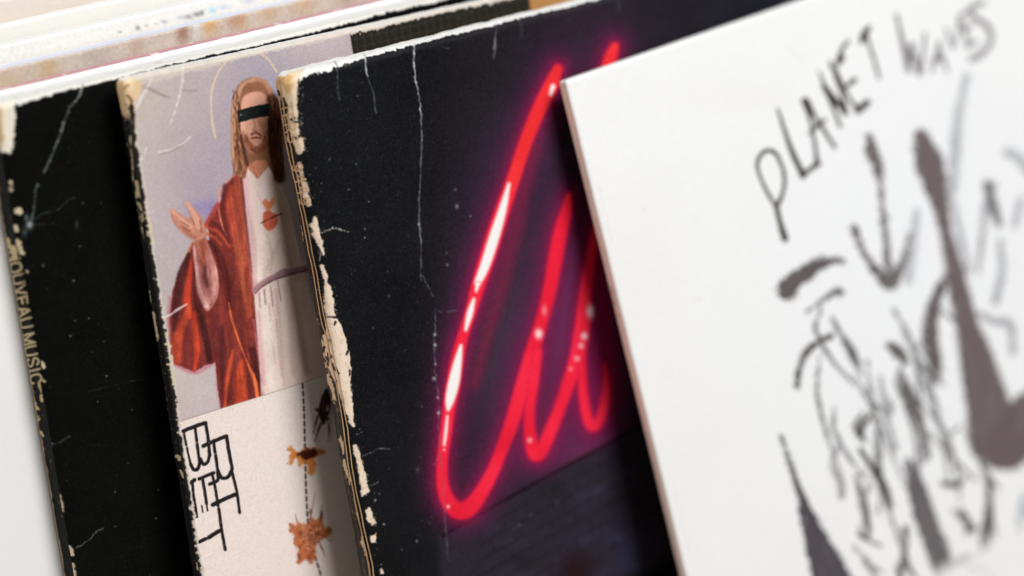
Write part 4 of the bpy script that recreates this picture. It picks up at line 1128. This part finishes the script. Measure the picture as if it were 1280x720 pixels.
BRUSH = EXTRA + [
    ([(1150, 170), (1162, 205), (1172, 245), (1182, 290), (1194, 345), (1207, 400), (1222, 455), (1236, 510), (1250, 548)], [14, 30, 20, 13, 20, 25, 38, 50, 66], (118, 104, 106), 2.6),
    ([(1296, 500), (1276, 525), (1260, 556)], [30, 44, 52], (120, 106, 108), 3),
    ([(1180, 350), (1166, 385), (1162, 420), (1168, 452), (1172, 470)], [8, 14, 16, 14, 6], (108, 98, 100), 2.0),
    ([(1086, 172), (1090, 190), (1096, 206), (1101, 240), (1106, 290), (1110, 335)], [8, 13, 11, 5, 6, 8], (120, 112, 112), 1.6),
    ([(1068, 286), (1074, 304), (1086, 326), (1100, 342), (1113, 350)], [9, 5, 7, 12, 20], (112, 102, 104), 1.6),
    ([(1112, 350), (1124, 336), (1132, 314), (1138, 292)], [20, 11, 6, 5], (126, 120, 122), 2.0),
    ([(984, 362), (992, 352), (1008, 340), (1024, 330), (1040, 326), (1055, 327)], [22, 18, 17, 13, 7, 4], (106, 96, 98), 1.4),
    ([(1008, 390), (1026, 376), (1046, 364), (1050, 366)], [2, 3, 7, 8], (150, 146, 148), 2.0),
    ([(996, 482), (1000, 456), (1010, 438), (1026, 424), (1038, 420)], [6, 6, 8, 6, 7], (98, 90, 88), 1.4),
    ([(1040, 398), (1052, 420), (1064, 440), (1076, 466)], [3, 5, 9, 3], (130, 126, 128), 2),
    ([(1110, 430), (1122, 440), (1134, 452)], [4, 12, 5], (92, 84, 82), 1.6),
    ([(1128, 470), (1136, 496), (1150, 530), (1160, 570)], [5, 14, 10, 4], (112, 106, 106), 2),
    ([(1086, 520), (1077, 534), (1074, 545)], [5, 6, 6], (80, 76, 66), 1.2),
    ([(1074, 560), (1090, 585), (1104, 608), (1114, 634)], [3, 7, 8, 4], (96, 92, 88), 1.4),
    ([(1047, 556), (1040, 582), (1050, 600), (1052, 620)], [4, 4, 7, 6], (165, 162, 166), 2),
    ([(976, 545), (986, 575), (996, 605), (1006, 632)], [2.5, 5, 6, 9], (120, 116, 122), 1.5),
    ([(1003, 628), (1016, 664), (1030, 700), (1046, 740)], [10, 22, 34, 46], (84, 78, 86), 1.6),
    ([(1134, 575), (1146, 612), (1158, 652), (1172, 694), (1186, 720)], [6, 20, 22, 22, 26], (112, 106, 110), 2),
    ([(1186, 716), (1206, 700), (1222, 704), (1234, 690)], [16, 12, 14, 14], (106, 98, 96), 2),
    ([(1236, 600), (1235, 640), (1233, 680)], [5, 8, 8], (116, 110, 108), 2),
    ([(1180, 604), (1196, 606), (1204, 596)], [6, 6, 3], (118, 112, 112), 2),
    ([(1150, 470), (1164, 500), (1176, 535), (1184, 575)], 3, (160, 158, 160), 2),
    ([(1132, 660), (1130, 690), (1124, 720)], [5, 6, 5], (130, 126, 126), 2),
    ([(1222, 340), (1232, 260), (1240, 232)], [3, 6, 9], (170, 170, 176), 3), ([(1232, 230), (1242, 260), (1248, 280)], [7, 9, 5], (140, 140, 146), 3),
    ([(1208, 96), (1198, 140), (1194, 190), (1192, 235)], [5, 9, 11, 6], (196, 200, 206), 3),
    ([(1250, 300), (1252, 340), (1244, 376)], [4, 6, 7], (176, 178, 184), 3), ([(1226, 392), (1244, 402), (1262, 404), (1266, 440)], [4, 5, 6, 5], (172, 174, 180), 3),
    ([(1258, 190), (1272, 196), (1290, 220)], [8, 8, 6], (190, 194, 200), 4), ([(1186, 230), (1202, 300), (1212, 340)], [4, 5, 4], (190, 192, 198), 3),
    ([(1276, 250), (1268, 280)], [6, 6], (184, 186, 192), 3), ([(1146, 264), (1142, 300), (1136, 350)], [6, 8, 7], (206, 208, 214), 3),
    ([(1100, 470), (1108, 520), (1120, 560)], 4, (190, 190, 194), 2), ([(1200, 640), (1214, 660)], [8, 10], (128, 122, 122), 2), ([(1280, 620), (1274, 660)], [6, 6], (190, 200, 204), 3),
]
for pts, wd_, c_, so in BRUSH:
    big = np.max(wd_) > 9
    c_ = tuple(np.array(c_) * (.86 if big else .7)) if np.mean(c_) < 150 else tuple(np.array(c_) * .9)
    cv.stroke(pts, np.array(wd_, float) * 1.15, c_, soft=so, rough=3.4 if big else 2.0, alpha=.95)
    if big:      # dry-brush streaks
        P_ = catmull(pts, 6); ww = np.interp(np.linspace(0, 1, len(P_)), np.linspace(0, 1, len(pts)), np.full(len(pts), wd_) if np.isscalar(wd_) else wd_)
        q = np.random.default_rng(int(P_[0, 0]))
        for j in range(5):
            i0 = q.integers(0, max(1, len(P_) - 5)); L_ = q.integers(3, 8); off = q.uniform(-.35, .35)
            seg_ = P_[i0:i0 + L_] + np.array([[off, off * .3]]) * ww[i0:i0 + L_, None]
            if len(seg_) > 1: cv.stroke(seg_, q.uniform(.8, 2.2), tuple(np.array(c_) + q.choice([-22, 30, 40])), soft=1.6, rough=.8, alpha=.45, smooth=False)
cv.grain(1.5)
for x, y, rx, ry, a_ in ((790, 330, 60, 90, .25), (860, 560, 50, 80, .2), (930, 120, 90, 24, .2)): cv.blob(x, y, rx, ry, (228, 226, 218), a_)
cv.stroke([(985, 62), (1000, 72), (1004, 78)], 4, (216, 214, 212), soft=3, alpha=.35); cv.blob(872, 374, 2, 2, (200, 198, 194), .5); cv.blob(805, 262, 1.5, 1.5, (196, 190, 182), .5)
crinkle(cv, [(716, 112), (740, 200), (765, 300), (793, 410), (826, 540), (862, 690)], 1.2, (214, 204, 194), .5, 51, .55)
# halftone dots inside the broad strokes
dk = sm((.75 - cv.img.mean(2)) / .3) * .05
pch = .00052
dots = np.sin(cv.A / pch * 4.44 + cv.B / pch * 4.44) * np.sin(cv.A / pch * 4.44 - cv.B / pch * 4.44)
cv.img += (dots * dk)[..., None]
mS4f = paper('brush_sleeve_print', lin(235, 236, 236), .5, .1, cv.image(), hbump=0, noise=.006, bump=.06)
# tan spine paper broken up at random by browner patches
mS4s = paper('tan_spine_paper', (.78, .62, .54), .6, .2, noise=.1, bump=.3, band=((.50, .36, .30), 120, .62))
white_edge = paper('white_board_edge', (.86, .86, .84), .7, .15, noise=.03, bump=.2)
build(S4, 'clean white sleeve with dark brush strokes and hand-drawn title PLANET WAVES', mS4f, mS4s, white_edge, pale_board, (.260, .180), amp=.00008)
e = bpy.data.objects.new('title_lettering', None); col.objects.link(e); e.parent = S4.root; e['label'] = 'rough brushed title PLANET WAVES'
for k_, L_ in PW.items(): marks(S4, 'letter', L_, mS4f, parent=e, pad=.5)
for pts, wd_, c_, so in BRUSH: marks(S4, 'brush_stroke', [(pts, wd_)], mS4f, pad=.5)

# ================================================================== sleeves further back
def plain(name, px, gap, slope, at, q, qat, th, fm, sm_, tm, bm, label, W=.315, prints=None):
    S = Sleeve(name, px, gap, slope, at, .58, q, qat, th, W=W, r=.0004, like=S1)
    build(S, label, fm, sm_, tm, bm, (S.W, S.H), amp=.0001)
    return S


white_cover = paper('white_gloss_cover', lin(240, 240, 240), .4, .3, noise=.01)
pink_edge = paper('faded_pink_edge', (.60, .33, .36), .7, .15, noise=.1, bump=.4, scale=1200, band=((.84, .76, .76), 260, .60))
plain('white_cover', (-120, 143), .0074, -.240, (160, 70), .175, (40, 540), .0052, white_cover, white_cover, pink_edge, white_cover,
      'plain white sleeve with a thin pink top edge, directly behind the black spined one')

S6 = Sleeve('mottled', (-150, 122), .0140, -.243, (160, 42), .58, .175, (40, 540), .0062, r=.0004, like=S1)
cv = Canvas(S6, 'front', .200, .120, .0003, (196, 184, 172), seed=20)
cv.img += (cv.n2 * 16 / 255)[..., None] * np.array([1, .95, .85])
for x, y, rx, ry, c_, a_ in ((60, 88, 14, 20, (188, 160, 120), .7), (228, 40, 9, 16, (150, 112, 96), .85), (262, 30, 10, 16, (206, 164, 112), .9), (300, 24, 9, 14, (190, 150, 110), .8), (290, 22, 8, 14, (168, 128, 110), .6), (170, 58, 10, 16, (176, 150, 130), .6),
                           (335, 14, 12, 16, (190, 160, 130), .7), (245, 38, 6, 16, (206, 204, 204), .8), (380, 5, 16, 16, (196, 164, 132), .7), (430, -5, 16, 16, (180, 150, 140), .7), (120, 72, 20, 14, (180, 166, 158), .6), (10, 100, 20, 16, (200, 176, 144), .6)):
    cv.blob(x, y, rx, ry, c_, a_)
cv.grain(5)
m6 = paper('mottled_tan_print', lin(196, 184, 172), .5, .25, cv.image())
blue_edge = paper('pale_blue_edge', (.72, .76, .88), .5, .3, noise=.05)
build(S6, 'tan mottled sleeve with orange brown blotches and a bluish top edge', m6, white_cover, blue_edge, pale_board, (.200, .120), amp=.0001)

S7 = Sleeve('cream_marked', (-170, 96), .0218, -.243, (160, 15), .58, .175, (40, 540), .0046, r=.0004, like=S1)
cv = Canvas(S7, 'front', .200, .120, .0003, (238, 235, 229), seed=21)
for x, y, rx, ry, c_ in ((150, 40, 3, 2, (120, 112, 110)), (172, 35, 4, 4, (96, 88, 104)), (183, 32, 3, 2, (150, 150, 160)), (205, 27, 5, 3, (150, 146, 170)), (235, 21, 6, 4, (110, 104, 122)), (246, 18, 6, 4, (70, 72, 80)), (252, 16, 3, 4, (64, 66, 74)),
                       (265, 13, 6, 5, (130, 200, 230)), (225, 22, 6, 3, (170, 166, 186)), (280, 9, 8, 4, (176, 190, 222)), (310, 2, 10, 4, (180, 186, 212)), (195, 30, 4, 2, (188, 186, 200))):
    cv.blob(x, y, rx * .8, ry * .7, c_, .6)
cv.grain(3)
m7 = paper('cream_print', lin(238, 235, 229), .5, .25, cv.image())
build(S7, 'cream sleeve with a broken row of dark purple and blue print along its top', m7, white_cover, white_edge, pale_board, (.200, .120), amp=.0001)

beige = paper('beige_textured_cover', lin(226, 216, 206), .7, .15, noise=.06, bump=.5, scale=300)
ivory = paper('ivory_cover', lin(238, 236, 230), .5, .25, noise=.02)
grey_c = paper('pale_grey_cover', lin(214, 214, 212), .5, .25, noise=.03)
plain('ivory', (-190, 74), .0285, -.243, (160, 0), .175, (40, 540), .0040, ivory, ivory, white_edge, ivory,
      'ivory sleeve with a thick white top edge, between the cream one and the beige one')
plain('beige', (-205, 44), .0345, -.243, (160, -20), .175, (40, 540), .0044, beige, ivory, ivory, ivory, 'beige linen-textured sleeve at the upper left corner of the view')
g = .0410
for i, (m_, nm_) in enumerate(((grey_c, 'pale grey'), (ivory, 'ivory'), (beige, 'beige'))):
    plain('rear', (-215 - i * 16, 20 - i * 22), g + i * .009, -.243, (160, -40), .175, (40, 540), .0040, m_, ivory, white_edge, ivory,
          ['pale grey sleeve standing behind the beige linen one', 'plain ivory sleeve second from the back of the row', 'rearmost beige sleeve in the row'][i])

if 0:
    for S_ in (S1, S2, S3, S4): print(S_.name, 'H', S_.H, [(p, round(float(((S_.C + S_.R * S_.on_front(*p)[0][0] + S_.D * S_.on_front(*p)[1][0]) - CAM) @ zf), 4)) for p in ((50, 400), (250, 150), (250, 400), (250, 650), (380, 120), (450, 400), (470, 700), (690, 90), (650, 560), (780, 400), (965, 230), (1220, 60), (1250, 560), (1040, 690))])
_q = [(726, 284), (731, 300), (735, 318)]
sc_m = paper('dark_brown_patch', (.16, .10, .08), .8, .1)  # one dark brown patch at a small dent in the spine
marks(S4, 'dark_smudge', [(_q, [5, 8, 5])], sc_m, 'spine', label='dark smudge on the pale spine', pad=0)
